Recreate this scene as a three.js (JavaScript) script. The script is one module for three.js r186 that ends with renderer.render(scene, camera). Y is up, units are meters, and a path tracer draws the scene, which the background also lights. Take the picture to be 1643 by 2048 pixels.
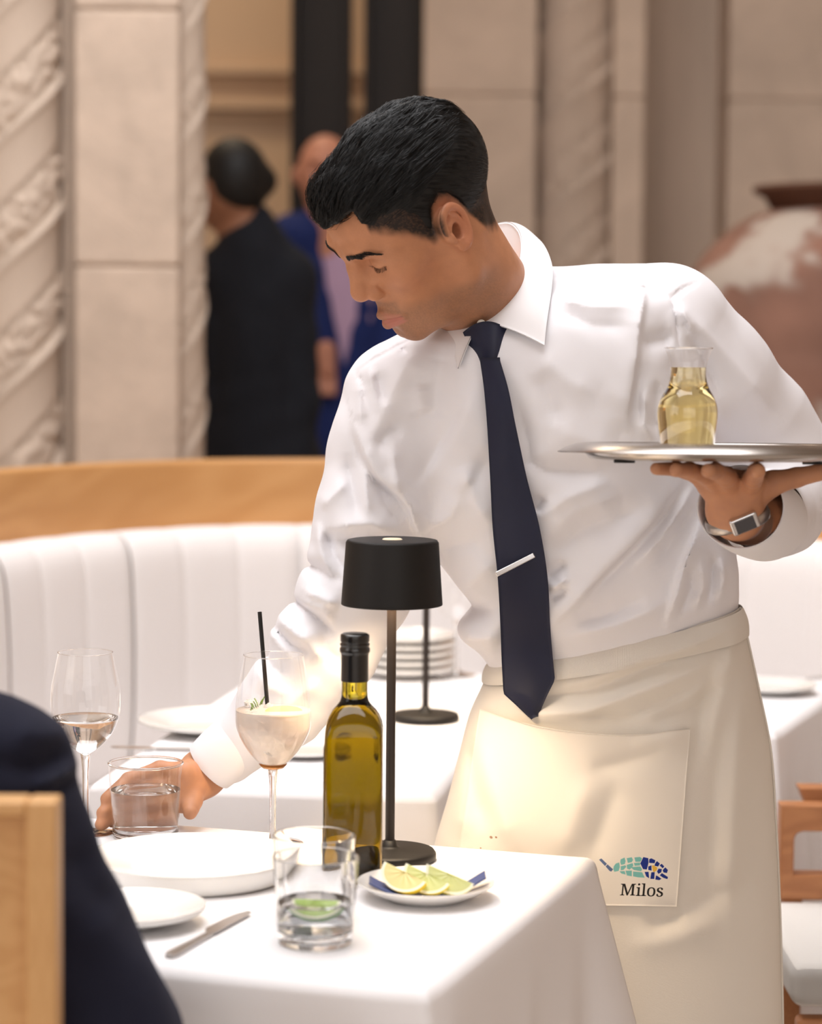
import * as THREE from 'three';
import { RoundedBoxGeometry } from 'three/addons/geometries/RoundedBoxGeometry.js';
import { mergeGeometries, mergeVertices } from 'three/addons/utils/BufferGeometryUtils.js';
import { RectAreaLightUniformsLib } from 'three/addons/lights/RectAreaLightUniformsLib.js';
import { createNoise3D } from 'simplex-noise';

// ------------------------------------------------------------------ camera, light, exposure
const scene = new THREE.Scene();
const FPX = 4900, W0 = 1643, H0 = 2048, CAMY = 1.34;
const camera = new THREE.PerspectiveCamera(2 * Math.atan(H0 / 2 / FPX) * 180 / Math.PI, W0 / H0, 0.05, 60);
camera.position.set(0, CAMY, 0);
camera.rotation.set(-Math.atan((1024 - 655) / FPX), 0, 0.5 * Math.PI / 180, 'YXZ');
camera.updateMatrixWorld(true);
camera.focus = 2.82;
camera.userData.fStop = 3.4;
scene.background = new THREE.Color(0x0d0c0b);

const renderer = new THREE.WebGLRenderer({ antialias: true });
renderer.toneMapping = THREE.LinearToneMapping;
renderer.toneMappingExposure = 1.0;
renderer.shadowMap.enabled = true;
RectAreaLightUniformsLib.init();

const CEIL = 4.6;
function areaLight(x, y, z, w, h, color, intensity, tx, ty, tz) {
  const l = new THREE.RectAreaLight(color, intensity, w, h);
  l.position.set(x, y, z); l.lookAt(tx, ty, tz); scene.add(l); return l;
}
// daylight through the glazed roof over the dining room, and the tall windows behind the photographer
areaLight(-0.6, CEIL - 0.07, -3.0, 3.4, 4.6, new THREE.Color(0.985, 0.985, 1.02), 3.6, -0.6, 0, -3.0);
areaLight(0.4, 1.9, 2.9, 4.6, 2.8, new THREE.Color(0.985, 0.985, 1.02), 0.5, 0.2, 1.2, -3.0);
areaLight(-3.9, 2.3, 0.4, 3.4, 2.6, new THREE.Color(0.985, 0.985, 1.02), 0.75, 3.9, 2.0, -1.2);
// warm downlight over the passage between the piers
areaLight(-0.9, CEIL - 0.07, -7.9, 1.2, 0.8, new THREE.Color(1.0, 0.8, 0.58), 13.0, -0.9, 0, -7.9);

// ------------------------------------------------------------------ helpers
const V = (x, y, z) => new THREE.Vector3(x, y, z);
const CQ = camera.quaternion.clone();
function ray(px, py) { return V((px - W0 / 2) / FPX, -(py - H0 / 2) / FPX, -1).applyQuaternion(CQ); }
// world point of a photograph position at a distance d in front of the camera (measured along the floor)
function P(px, py, d) { const r = ray(px, py); const k = -d / r.z; return V(r.x * k, CAMY + r.y * k, -d); }
// world point of a photograph position on the level y = h
function T(px, py, h) { const r = ray(px, py); const k = (h - CAMY) / r.y; return V(r.x * k, h, r.z * k); }
const CQI = CQ.clone().invert();
function proj(v) { const q = V(v.x, v.y - CAMY, v.z).applyQuaternion(CQI); return [W0 / 2 + FPX * q.x / -q.z, H0 / 2 - FPX * q.y / -q.z]; }

let seed = 12345;
function rnd() { seed = (seed * 1664525 + 1013904223) >>> 0; return seed / 4294967296; }
function rr(a, b) { return a + (b - a) * rnd(); }
const simplex = createNoise3D(() => { seed = (seed * 1664525 + 1013904223) >>> 0; return seed / 4294967296; });
const clamp = (x, a, b) => x < a ? a : x > b ? b : x;
const lerp = (a, b, t) => a + (b - a) * t;
const smooth = (a, b, x) => { const t = clamp((x - a) / (b - a), 0, 1); return t * t * (3 - 2 * t); };

const counts = {};
function numbered(n) { const k = counts[n] = (counts[n] ?? -1) + 1; return k ? `${n}_${String(k).padStart(3, '0')}` : n; }
function shadows(o) { o.traverse(c => { if (c.isMesh) { c.castShadow = true; c.receiveShadow = true; } }); return o; }
function tag(o, label, category, group, kind) {
  if (label) o.userData.label = label;
  if (category) o.userData.category = category;
  if (group) o.userData.group = group;
  if (kind) o.userData.kind = kind;
  return o;
}
function thing(name, pos, label, category, group) {
  const g = new THREE.Group(); g.name = numbered(name); g.position.copy(pos); scene.add(g);
  return tag(g, label, category, group);
}
function part(name, geo, mat, parent, label) {
  const m = new THREE.Mesh(geo, mat); m.name = name; m.castShadow = m.receiveShadow = true; parent.add(m);
  if (label) m.userData.label = label;
  return m;
}
// a part whose geometry was made in world coordinates
function wpart(name, geo, mat, parent, label) {
  let p = V(0, 0, 0); let o = parent; while (o) { p.add(o.position); o = o.parent; }
  geo.translate(-p.x, -p.y, -p.z);
  return part(name, geo, mat, parent, label);
}
function solo(name, geo, mat, label, category, group, kind) {
  const m = new THREE.Mesh(geo, mat); m.name = numbered(name); m.castShadow = m.receiveShadow = true; scene.add(m);
  return tag(m, label, category, group, kind);
}

// ---- textures
function dataTex(w, h, fn, srgb = true, rep = true) {
  const d = new Uint8Array(w * h * 4);
  for (let j = 0; j < h; j++) for (let i = 0; i < w; i++) {
    const c = fn(i / w, j / h, i, j); const o = (j * w + i) * 4;
    if (Array.isArray(c)) { d[o] = clamp(c[0], 0, 255); d[o + 1] = clamp(c[1], 0, 255); d[o + 2] = clamp(c[2], 0, 255); } else d[o] = d[o + 1] = d[o + 2] = clamp(c, 0, 255);
    d[o + 3] = 255;
  }
  const t = new THREE.DataTexture(d, w, h); t.magFilter = THREE.LinearFilter; t.minFilter = THREE.LinearMipmapLinearFilter; t.generateMipmaps = true;
  if (rep) t.wrapS = t.wrapT = THREE.RepeatWrapping;
  if (srgb) t.colorSpace = THREE.SRGBColorSpace;
  t.needsUpdate = true; return t;
}
// tileable noise on a torus of frequency f
function tn(u, v, f, o = 0) {
  const a = u * 2 * Math.PI, b = v * 2 * Math.PI, r = f / (2 * Math.PI);
  return simplex(r * Math.cos(a) + o, r * Math.sin(a) + r * Math.cos(b) * 1.3, r * Math.sin(b) * 1.3 + o * 1.7);
}
const stoneMap = dataTex(512, 512, (u, v) => {
  const n = 0.55 * tn(u, v, 4, 1) + 0.3 * tn(u, v, 11, 5) + 0.25 * tn(u, v, 40, 9) + 0.22 * (rnd() - 0.5);
  const k = 1 + 0.05 * n, st = 1 - 0.025 * smooth(0.25, 0.7, tn(u, v * 0.3, 9, 20));
  return [206 * k * st, 186 * k * st, 168 * k * st];
});
const stoneBump = dataTex(512, 512, (u, v) => 128 + 60 * tn(u, v, 30, 3) + 40 * tn(u, v, 90, 7) + 50 * (rnd() - 0.5), false);
const woodTexFn = (c1, c2, f = 1) => (u, v) => {
  const warp = 0.10 * tn(u, v, 3, 11) + 0.03 * tn(u, v, 9, 4);
  const g = Math.sin((v + warp) * 2 * Math.PI * 9 * f) * 0.5 + 0.5;
  const fine = 0.5 + 0.5 * simplex(u * 6, v * 190, 3) * 0.8;
  const k = clamp(0.55 * g + 0.3 * fine + 0.15 * rnd(), 0, 1);
  return [lerp(c1[0], c2[0], k), lerp(c1[1], c2[1], k), lerp(c1[2], c2[2], k)];
};
const oakMap = dataTex(512, 512, woodTexFn([196, 142, 86], [212, 160, 104]));
const linenBump = dataTex(256, 256, (u, v, i, j) => 128 + 50 * Math.sin(i * Math.PI / 2) * ((j & 2) ? 1 : -1) + 60 * (rnd() - 0.5) + 30 * tn(u, v, 10, 2), false);

function tex(t, rx, ry) { const c = t.clone(); c.repeat.set(rx, ry); c.needsUpdate = true; return c; }
const std = (color, roughness = 0.6, extra = {}) => new THREE.MeshStandardMaterial({ color, roughness, ...extra });
const phys = (o) => new THREE.MeshPhysicalMaterial(o);
const M = {
  stone: std(0xffffff, 0.9, { map: tex(stoneMap, 1.3, 1.3), bumpMap: tex(stoneBump, 2, 2), bumpScale: 0.002 }),
  stoneCarved: std(new THREE.Color(0.60, 0.485, 0.39), 0.85, {}),
  plaster: std(0xd0b497, 0.9),
  stoneFar: std(0xffffff, 0.92, { map: tex(stoneMap, 0.7, 0.7) }),
  iron: std(0x1b1411, 0.6, { metalness: 0.2 }),
  oak: std(0xffffff, 0.42, { side: THREE.DoubleSide, map: tex(oakMap, 0.8, 1.6) }),
  oakPale: std(0xffffff, 0.5, { map: tex(oakMap, 1.2, 2.4) }),
  cloth: phys({ color: 0xf4f2f3, roughness: 0.85, sheen: 0.25, sheenRoughness: 0.6, bumpMap: tex(linenBump, 10, 10), bumpScale: 0.0002 }),
  upholstery: phys({ side: THREE.DoubleSide, color: 0xf3eeec, roughness: 0.95, sheen: 0.3, sheenRoughness: 0.7, bumpMap: tex(linenBump, 6, 6), bumpScale: 0.0005 }),
  porcelain: phys({ color: 0xf6f3ee, roughness: 0.22, clearcoat: 0.5, clearcoatRoughness: 0.1 }),
  steel: std(0xc9c4bf, 0.2, { metalness: 1 }),
  steelSoft: std(0xb4aeaa, 0.3, { metalness: 1 }),
  chrome: std(0xd8d8da, 0.08, { metalness: 1 }),
  glass: phys({ color: 0xffffff, roughness: 0.0, transmission: 1, thickness: 0.01, ior: 1.48 }),
  glassThin: phys({ color: 0xffffff, roughness: 0.0, transmission: 1, thickness: 0, ior: 1.5 }),
  water: phys({ color: 0xffffff, roughness: 0, transmission: 1, thickness: 0.05, ior: 1.33 }),
  lampBlack: phys({ color: 0x14110f, roughness: 0.55, specularIntensity: 0.7 }),
  lampPole: std(0x2a211d, 0.5),
  navy: phys({ color: 0x0b0f22, roughness: 0.9, sheen: 0.5, sheenColor: new THREE.Color(0.05, 0.07, 0.16), sheenRoughness: 0.6 }),
  black: std(0x0b0a0a, 0.5),
};

// ---- lathe with smooth closed profile of [r, y]
function lathe(pts, seg = 64) { return new THREE.LatheGeometry(pts.map(([r, y]) => new THREE.Vector2(Math.max(r, 0), y)), seg); }
function rbox(w, h, d, r = 0.004, s = 2) { return new RoundedBoxGeometry(w, h, d, s, Math.min(r, w / 2.01, h / 2.01, d / 2.01)); }
function tube(pts, r, seg = 24, rad = 8, closed = false) { return new THREE.TubeGeometry(new THREE.CatmullRomCurve3(pts, closed), seg, r, rad, closed); }
// faces of a closed or ring-shaped surface turned outwards
function orient(g) {
  const p = g.attributes.position, ix = g.index.array; let cx = 0, cy = 0, cz = 0, vol = 0; const n = p.count;
  for (let i = 0; i < n; i++) { cx += p.getX(i) / n; cy += p.getY(i) / n; cz += p.getZ(i) / n; }
  for (let t = 0; t < ix.length; t += 3) {
    const a = ix[t], b = ix[t + 1], c = ix[t + 2], ax = p.getX(a) - cx, ay = p.getY(a) - cy, az = p.getZ(a) - cz, bx = p.getX(b) - cx, by = p.getY(b) - cy, bz = p.getZ(b) - cz, dx = p.getX(c) - cx, dy = p.getY(c) - cy, dz = p.getZ(c) - cz;
    vol += ax * (by * dz - bz * dy) + ay * (bz * dx - bx * dz) + az * (bx * dy - by * dx);
  }
  if (vol < 0) { for (let t = 0; t < ix.length; t += 3) { const k = ix[t + 1]; ix[t + 1] = ix[t + 2]; ix[t + 2] = k; } g.index.needsUpdate = true; g.computeVertexNormals(); }
  return g;
}
// grid surface from a function (u, v) -> Vector3 ; closed in u when wrap
function gridGeo(nu, nv, fn, wrap = false, uvs = null) {
  const pos = [], uv = [], idx = []; const cu = wrap ? nu : nu + 1;
  for (let j = 0; j <= nv; j++) for (let i = 0; i < cu; i++) {
    const p = fn(i / nu, j / nv); pos.push(p.x, p.y, p.z);
    const q = uvs ? uvs(i / nu, j / nv, p) : [i / nu, j / nv]; uv.push(q[0], q[1]);
  }
  for (let j = 0; j < nv; j++) for (let i = 0; i < nu; i++) {
    const a = j * cu + i, b = j * cu + (i + 1) % cu, c = a + cu, d = b + cu;
    idx.push(a, b, d, a, d, c);
  }
  const g = new THREE.BufferGeometry();
  g.setAttribute('position', new THREE.Float32BufferAttribute(pos, 3));
  g.setAttribute('uv', new THREE.Float32BufferAttribute(uv, 2));
  g.setIndex(idx); g.computeVertexNormals(); return wrap ? orient(g) : g;
}
// closed sheet of thickness th behind a surface; back side offset along -normal
function sheet(nu, nv, fn, th, uvs = null) {
  const g = gridGeo(nu, nv, fn, false, uvs); const P0 = g.attributes.position, N = g.attributes.normal, U = g.attributes.uv; const n = P0.count, cu = nu + 1;
  const pos = new Float32Array(n * 6), uv = new Float32Array(n * 4); pos.set(P0.array); uv.set(U.array); uv.set(U.array, n * 2);
  for (let i = 0; i < n; i++) { pos[(n + i) * 3] = P0.getX(i) - N.getX(i) * th; pos[(n + i) * 3 + 1] = P0.getY(i) - N.getY(i) * th; pos[(n + i) * 3 + 2] = P0.getZ(i) - N.getZ(i) * th; }
  const idx = Array.from(g.index.array); const m = idx.length;
  for (let k = 0; k < m; k += 3) idx.push(n + idx[k], n + idx[k + 2], n + idx[k + 1]);
  const edge = (a, b) => idx.push(a, n + b, b, a, n + a, n + b);
  for (let i = 0; i < nu; i++) { edge(i + 1, i); edge(nv * cu + i, nv * cu + i + 1); }
  for (let j = 0; j < nv; j++) { edge(j * cu, (j + 1) * cu); edge((j + 1) * cu + nu, j * cu + nu); }
  const o = new THREE.BufferGeometry(); o.setAttribute('position', new THREE.BufferAttribute(pos, 3)); o.setAttribute('uv', new THREE.BufferAttribute(uv, 2)); o.setIndex(idx); o.computeVertexNormals(); return orient(o);
}
// piecewise-smooth table lookup
function table(xs, ys) {
  return x => {
    if (x <= xs[0]) return ys[0]; const n = xs.length; if (x >= xs[n - 1]) return ys[n - 1];
    let i = 0; while (x > xs[i + 1]) i++;
    const t = (x - xs[i]) / (xs[i + 1] - xs[i]);
    const m0 = i > 0 ? (ys[i + 1] - ys[i - 1]) / (xs[i + 1] - xs[i - 1]) : (ys[1] - ys[0]) / (xs[1] - xs[0]);
    const m1 = i < n - 2 ? (ys[i + 2] - ys[i]) / (xs[i + 2] - xs[i]) : (ys[n - 1] - ys[n - 2]) / (xs[n - 1] - xs[n - 2]);
    const h = xs[i + 1] - xs[i], t2 = t * t, t3 = t2 * t;
    return (2 * t3 - 3 * t2 + 1) * ys[i] + (t3 - 2 * t2 + t) * h * m0 + (-2 * t3 + 3 * t2) * ys[i + 1] + (t3 - t2) * h * m1;
  };
}

// ---- distance fields and their meshing (surface nets with one projection step)
function cap(x, y, z, a, b, ra, rb) {
  const bx = b.x - a.x, by = b.y - a.y, bz = b.z - a.z, px = x - a.x, py = y - a.y, pz = z - a.z;
  let t = (px * bx + py * by + pz * bz) / (bx * bx + by * by + bz * bz); t = t < 0 ? 0 : t > 1 ? 1 : t;
  const dx = px - bx * t, dy = py - by * t, dz = pz - bz * t;
  return Math.sqrt(dx * dx + dy * dy + dz * dz) - (ra + (rb - ra) * t);
}
function ell(x, y, z, cx, cy, cz, rx, ry, rz) {
  const a = (x - cx) / rx, b = (y - cy) / ry, c = (z - cz) / rz, k0 = Math.sqrt(a * a + b * b + c * c);
  const d = a / rx, e = b / ry, f = c / rz, k1 = Math.sqrt(d * d + e * e + f * f);
  return k1 < 1e-9 ? -Math.min(rx, ry, rz) : k0 * (k0 - 1) / k1;
}
function sph(x, y, z, cx, cy, cz, r) { return Math.sqrt((x - cx) ** 2 + (y - cy) ** 2 + (z - cz) ** 2) - r; }
function smin(a, b, k) { const h = k - Math.abs(a - b); return h > 0 ? Math.min(a, b) - h * h / (4 * k) : Math.min(a, b); }
function smax(a, b, k) { return -smin(-a, -b, k); }
function meshField(f, lo, hi, cell) {
  const nx = Math.ceil((hi.x - lo.x) / cell) + 1, ny = Math.ceil((hi.y - lo.y) / cell) + 1, nz = Math.ceil((hi.z - lo.z) / cell) + 1;
  const val = new Float32Array(nx * ny * nz), B = 8, far = B * cell * 0.9 * 1.6;
  for (let bz = 0; bz < nz; bz += B) for (let by = 0; by < ny; by += B) for (let bx = 0; bx < nx; bx += B) {
    const c = f(lo.x + (bx + B / 2) * cell, lo.y + (by + B / 2) * cell, lo.z + (bz + B / 2) * cell), skip = Math.abs(c) > far;
    const ex = Math.min(bx + B, nx), ey = Math.min(by + B, ny), ez = Math.min(bz + B, nz);
    for (let k = bz; k < ez; k++) for (let j = by; j < ey; j++) for (let i = bx; i < ex; i++)
      val[(k * ny + j) * nx + i] = skip ? c : f(lo.x + i * cell, lo.y + j * cell, lo.z + k * cell);
  }
  const vid = new Int32Array(nx * ny * nz).fill(-1), pos = [], idx = [];
  const sy = nx, sz = nx * ny, off = [0, 1, sy, sy + 1, sz, sz + 1, sz + sy, sz + sy + 1];
  const E = [[0, 1], [2, 3], [4, 5], [6, 7], [0, 2], [1, 3], [4, 6], [5, 7], [0, 4], [1, 5], [2, 6], [3, 7]];
  for (let k = 0; k < nz - 1; k++) for (let j = 0; j < ny - 1; j++) for (let i = 0; i < nx - 1; i++) {
    const o = k * sz + j * sy + i; let m = 0; for (let c = 0; c < 8; c++) if (val[o + off[c]] < 0) m |= 1 << c;
    if (m === 0 || m === 255) continue;
    let X = 0, Y = 0, Z = 0, n = 0;
    for (const [a, b] of E) {
      const sa = (m >> a) & 1, sb = (m >> b) & 1; if (sa === sb) continue;
      const va = val[o + off[a]], vb = val[o + off[b]], t = va / (va - vb);
      X += (a & 1) + t * ((b & 1) - (a & 1)); Y += ((a >> 1) & 1) + t * (((b >> 1) & 1) - ((a >> 1) & 1)); Z += (a >> 2) + t * ((b >> 2) - (a >> 2)); n++;
    }
    vid[o] = pos.length / 3; pos.push(lo.x + (i + X / n) * cell, lo.y + (j + Y / n) * cell, lo.z + (k + Z / n) * cell);
  }
  for (let k = 1; k < nz - 1; k++) for (let j = 1; j < ny - 1; j++) for (let i = 1; i < nx - 1; i++) {
    const o = k * sz + j * sy + i, s = val[o] < 0;
    const quad = (a, b, c, d, flip) => { if (a < 0 || b < 0 || c < 0 || d < 0) return; flip ? idx.push(a, b, c, a, c, d) : idx.push(a, c, b, a, d, c); };
    if (s !== (val[o + 1] < 0)) quad(vid[o], vid[o - sy], vid[o - sy - sz], vid[o - sz], s);
    if (s !== (val[o + sy] < 0)) quad(vid[o], vid[o - sz], vid[o - sz - 1], vid[o - 1], s);
    if (s !== (val[o + sz] < 0)) quad(vid[o], vid[o - 1], vid[o - 1 - sy], vid[o - sy], s);
  }
  const nv = pos.length / 3, nrm = new Float32Array(nv * 3), p = new Float32Array(pos), e = cell * 0.35;
  for (let i = 0; i < nv; i++) {
    for (let it = 0; it < 2; it++) {
      const x = p[i * 3], y = p[i * 3 + 1], z = p[i * 3 + 2];
      const a = f(x + e, y - e, z - e), b = f(x - e, y - e, z + e), c = f(x - e, y + e, z - e), d = f(x + e, y + e, z + e);
      let gx = a - b - c + d, gy = -a - b + c + d, gz = -a + b - c + d; const l = Math.hypot(gx, gy, gz) || 1;
      if (it === 1) { nrm[i * 3] = gx / l; nrm[i * 3 + 1] = gy / l; nrm[i * 3 + 2] = gz / l; break; }
      const mean = (a + b + c + d) / 4, slope = l / (4 * e), st = clamp(mean / Math.max(slope, 0.3), -cell * 0.6, cell * 0.6);
      p[i * 3] -= gx / l * st; p[i * 3 + 1] -= gy / l * st; p[i * 3 + 2] -= gz / l * st;
    }
  }
  const g = new THREE.BufferGeometry();
  g.setAttribute('position', new THREE.BufferAttribute(p, 3)); g.setAttribute('normal', new THREE.BufferAttribute(nrm, 3));
  const uv = new Float32Array(nv * 2); for (let i = 0; i < nv; i++) { uv[i * 2] = p[i * 3] * 4 + p[i * 3 + 2] * 2; uv[i * 2 + 1] = p[i * 3 + 1] * 4; }
  g.setAttribute('uv', new THREE.BufferAttribute(uv, 2)); g.setIndex(idx); return g;
}
function paint(g, fn) {
  const p = g.attributes.position, n = p.count, c = new Float32Array(n * 3);
  for (let i = 0; i < n; i++) { const q = fn(p.getX(i), p.getY(i), p.getZ(i), i); c[i * 3] = q[0]; c[i * 3 + 1] = q[1]; c[i * 3 + 2] = q[2]; }
  g.setAttribute('color', new THREE.BufferAttribute(c, 3)); return g;
}
// distance to a chain of points [V, radius]
function chainField(ch, k = 0.01) {
  return (x, y, z) => { let d = 1e9; for (let i = 0; i < ch.length - 1; i++) d = smin(d, cap(x, y, z, ch[i][0], ch[i + 1][0], ch[i][1], ch[i + 1][1]), k); return d; };
}
// depth of the nearest surface of a geometry (world coordinates) over the photograph, sampled on a coarse net
function depthOver(geos, x0, y0, x1, y1, st = 3) {
  const nx = Math.ceil((x1 - x0) / st) + 1, ny = Math.ceil((y1 - y0) / st) + 1, d = new Float32Array(nx * ny).fill(1e9), v = V();
  for (const g of geos) {
    const p = g.attributes.position, q = []; for (let i = 0; i < p.count; i++) { v.fromBufferAttribute(p, i); const s = proj(v); q.push((s[0] - x0) / st, (s[1] - y0) / st, -v.z); }
    const ix = g.index.array;
    for (let t = 0; t < ix.length; t += 3) {
      const a = ix[t] * 3, b = ix[t + 1] * 3, c = ix[t + 2] * 3;
      const mx = Math.max(0, Math.ceil(Math.min(q[a], q[b], q[c]))), Mx = Math.min(nx - 1, Math.floor(Math.max(q[a], q[b], q[c])));
      const my = Math.max(0, Math.ceil(Math.min(q[a + 1], q[b + 1], q[c + 1]))), My = Math.min(ny - 1, Math.floor(Math.max(q[a + 1], q[b + 1], q[c + 1])));
      if (mx > Mx || my > My) continue;
      const den = (q[b + 1] - q[c + 1]) * (q[a] - q[c]) + (q[c] - q[b]) * (q[a + 1] - q[c + 1]); if (Math.abs(den) < 1e-12) continue;
      for (let j = my; j <= My; j++) for (let i = mx; i <= Mx; i++) {
        const l1 = ((q[b + 1] - q[c + 1]) * (i - q[c]) + (q[c] - q[b]) * (j - q[c + 1])) / den, l2 = ((q[c + 1] - q[a + 1]) * (i - q[c]) + (q[a] - q[c]) * (j - q[c + 1])) / den, l3 = 1 - l1 - l2;
        if (l1 < -1e-6 || l2 < -1e-6 || l3 < -1e-6) continue;
        const z = l1 * q[a + 2] + l2 * q[b + 2] + l3 * q[c + 2]; if (z < d[j * nx + i]) d[j * nx + i] = z;
      }
    }
  }
  return (px, py) => {
    const fx = clamp((px - x0) / st, 0, nx - 1.001), fy = clamp((py - y0) / st, 0, ny - 1.001), i = Math.floor(fx), j = Math.floor(fy); let s = 0, w = 0;
    for (const [a, b] of [[0, 0], [1, 0], [0, 1], [1, 1]]) { const k = d[(j + b) * nx + i + a]; if (k > 1e8) continue; const ww = (a ? fx - i : 1 - fx + i) * (b ? fy - j : 1 - fy + j) + 1e-6; s += k * ww; w += ww; }
    return w ? s / w : null;
  };
}

// ------------------------------------------------------------------ the room
const RX = 4.2, ZB = -9.4, ZF = 3.0;
function slab(name, x0, x1, y0, y1, z0, z1, mat, label) {
  const g = new THREE.BoxGeometry(x1 - x0, y1 - y0, z1 - z0); g.translate((x0 + x1) / 2, (y0 + y1) / 2, (z0 + z1) / 2);
  return solo(name, g, mat, label, null, null, 'structure');
}
slab('floor', -RX - 0.2, RX + 0.2, -0.15, 0, ZB - 0.2, ZF + 0.2, std(0xb8aca0, 0.5), 'pale stone floor of the dining room');
slab('ceiling', -RX - 0.2, RX + 0.2, CEIL, CEIL + 0.2, ZB - 0.2, ZF + 0.2, std(0xcfc4b6, 0.9), 'plain ceiling above the dining room');
slab('wall_left', -RX - 0.2, -RX, 0, CEIL, ZB, ZF, M.stoneFar, 'pale stone side wall beyond the photograph on the window side');
slab('wall_right', RX, RX + 0.2, 0, CEIL, ZB, ZF, M.stoneFar, 'pale stone side wall beyond the amphora side');
slab('wall_front', -RX, RX, 0, CEIL, ZF, ZF + 0.2, M.stoneFar, 'pale stone wall behind the photographer');
slab('wall_back', -RX, RX, 0, CEIL, ZB - 0.2, ZB, M.plaster, 'warm beige plaster wall at the back of the hall');
{ // glazed roof and window panes that give the daylight
  const glow = (k) => new THREE.MeshStandardMaterial({ color: 0xf2f2f2, emissive: new THREE.Color(1, 0.98, 0.95), emissiveIntensity: k, roughness: 0.4 });
  const g = rbox(3.5, 0.04, 4.7, 0.01); g.translate(-0.6, CEIL - 0.03, -3.0);
  solo('window_1', g, glow(1.0), 'bright glazed roof light over the tables', null, null, 'structure');
  const g2 = rbox(0.04, 2.7, 3.5, 0.01); g2.translate(-RX + 0.03, 2.3, 0.4);
  solo('window_2', g2, glow(0.8), 'tall bright window in the side wall beyond the photograph', null, null, 'structure');
  const g4 = rbox(4.7, 2.9, 0.04, 0.01); g4.translate(0.4, 1.9, ZF - 0.03);
  solo('window_3', g4, glow(0.8), 'wide bright window behind the photographer', null, null, 'structure');
  const g3 = rbox(1.24, 0.03, 0.84, 0.01); g3.translate(-0.9, CEIL - 0.03, -7.9);
  tag(solo('ceiling_light', g3, new THREE.MeshStandardMaterial({ color: 0xffe0b0, emissive: new THREE.Color(1, 0.74, 0.46), emissiveIntensity: 1.2 }), 'warm square ceiling light panel above the dark passage columns', 'ceiling light'));
}
{ // mouldings on the back wall, seen left of the dark columns
  const yT = P(500, 140, 9.35).y, yB = P(500, 210, 9.35).y;
  const mould = (name, y, h, d) => { const g = rbox(2.4, h, d, 0.01); g.translate(-0.9, y, ZB + d / 2); solo(name, g, M.plaster, 'long beige plaster moulding across the back wall', null, null, 'structure'); };
  mould('trim_1', yT, 0.035, 0.06); mould('trim_2', yT - 0.03, 0.03, 0.03); mould('trim_3', yB, 0.035, 0.07); mould('trim_4', yB - 0.035, 0.03, 0.035);
}
// dark iron posts of the passage
for (const [x0, x1, lab] of [[583, 702, 'dark brown iron post nearer the warm beige wall'], [727, 848, 'dark brown iron post beside the pale stone pier']]) {
  const a = P(x0, 300, 8.3), b = P(x1, 300, 8.3); const w = b.x - a.x;
  const o = thing('iron_post', V((a.x + b.x) / 2, 0, -8.3), lab, 'post', null); o.userData.kind = 'structure';
  const s = rbox(w * 0.8, CEIL, 0.12, 0.006); s.translate(0, CEIL / 2, 0); part('post_core', s, M.iron, o);
  for (const sx of [-1, 1]) { const f = rbox(w * 0.12, CEIL, 0.2, 0.004); f.translate(sx * w * 0.44, CEIL / 2, 0); part('flange', f, M.iron, o); }
}
// twisted carved column: smooth fat strands alternating with leaf carving
function twisted(R, y0, y1, spacing, carve, nu, nv) {
  return gridGeo(nu, nv, (u, v) => {
    const th = u * 2 * Math.PI, y = lerp(y0, y1, v); let s = y / spacing + th / Math.PI; s -= Math.floor(s);
    let r;
    if (s < 0.55) { const q = s / 0.55; r = 0.05 + 0.15 * Math.pow(q, 1.4) - 0.05 * Math.sin(q * Math.PI) + 0.10 * smooth(0.78, 0.93, q); r -= 0.36 * smooth(0.95, 1.0, q); }
    else { const q = (s - 0.55) / 0.45; r = -0.10 + 0.10 * Math.sin(q * Math.PI); const k = y / spacing * 2.2;
      const leaf = Math.abs(Math.sin((q * 2.2 + simplex(k * 1.2, th * 1.5, 4) * 0.8) * Math.PI + k * 3.0)); r += carve * (0.13 * leaf + 0.08 * simplex(th * 3.6, y / spacing * 6, 2) + 0.02 * simplex(th * 8, y / spacing * 12, 7)) * smooth(0, 0.12, q) * smooth(1, 0.88, q); }
    const rad = R * (0.9 + r * 0.62);
    return V(Math.cos(th) * rad, y, Math.sin(th) * rad);
  }, true);
}
function blocks(o, x0, x1, z0, z1, joints, mat) { // a pier of stone courses
  for (let i = 0; i < joints.length - 1; i++) {
    const h = joints[i + 1] - joints[i]; const g = rbox(x1 - x0, h - 0.006, z1 - z0, 0.008, 2);
    const uv = g.attributes.uv, p = g.attributes.position; for (let k = 0; k < uv.count; k++) uv.setXY(k, p.getX(k) + p.getZ(k) + i * 0.37, p.getY(k) + i * 0.61);
    g.translate((x0 + x1) / 2, (joints[i] + joints[i + 1]) / 2, (z0 + z1) / 2); part('stone_block', g, mat, o);
  }
  const c = new THREE.BoxGeometry(x1 - x0 - 0.02, joints[joints.length - 1] - joints[0], z1 - z0 - 0.02); c.translate((x0 + x1) / 2, (joints[0] + joints[joints.length - 1]) / 2, (z0 + z1) / 2); part('mortar_core', c, M.stoneCarved, o);
}
const courses = (yj, h) => { const a = []; let y = yj; while (y > 0.05) y -= h; a.push(0); for (y += h; y < CEIL - 0.05; y += h) a.push(y); a.push(CEIL); return a; };
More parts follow.
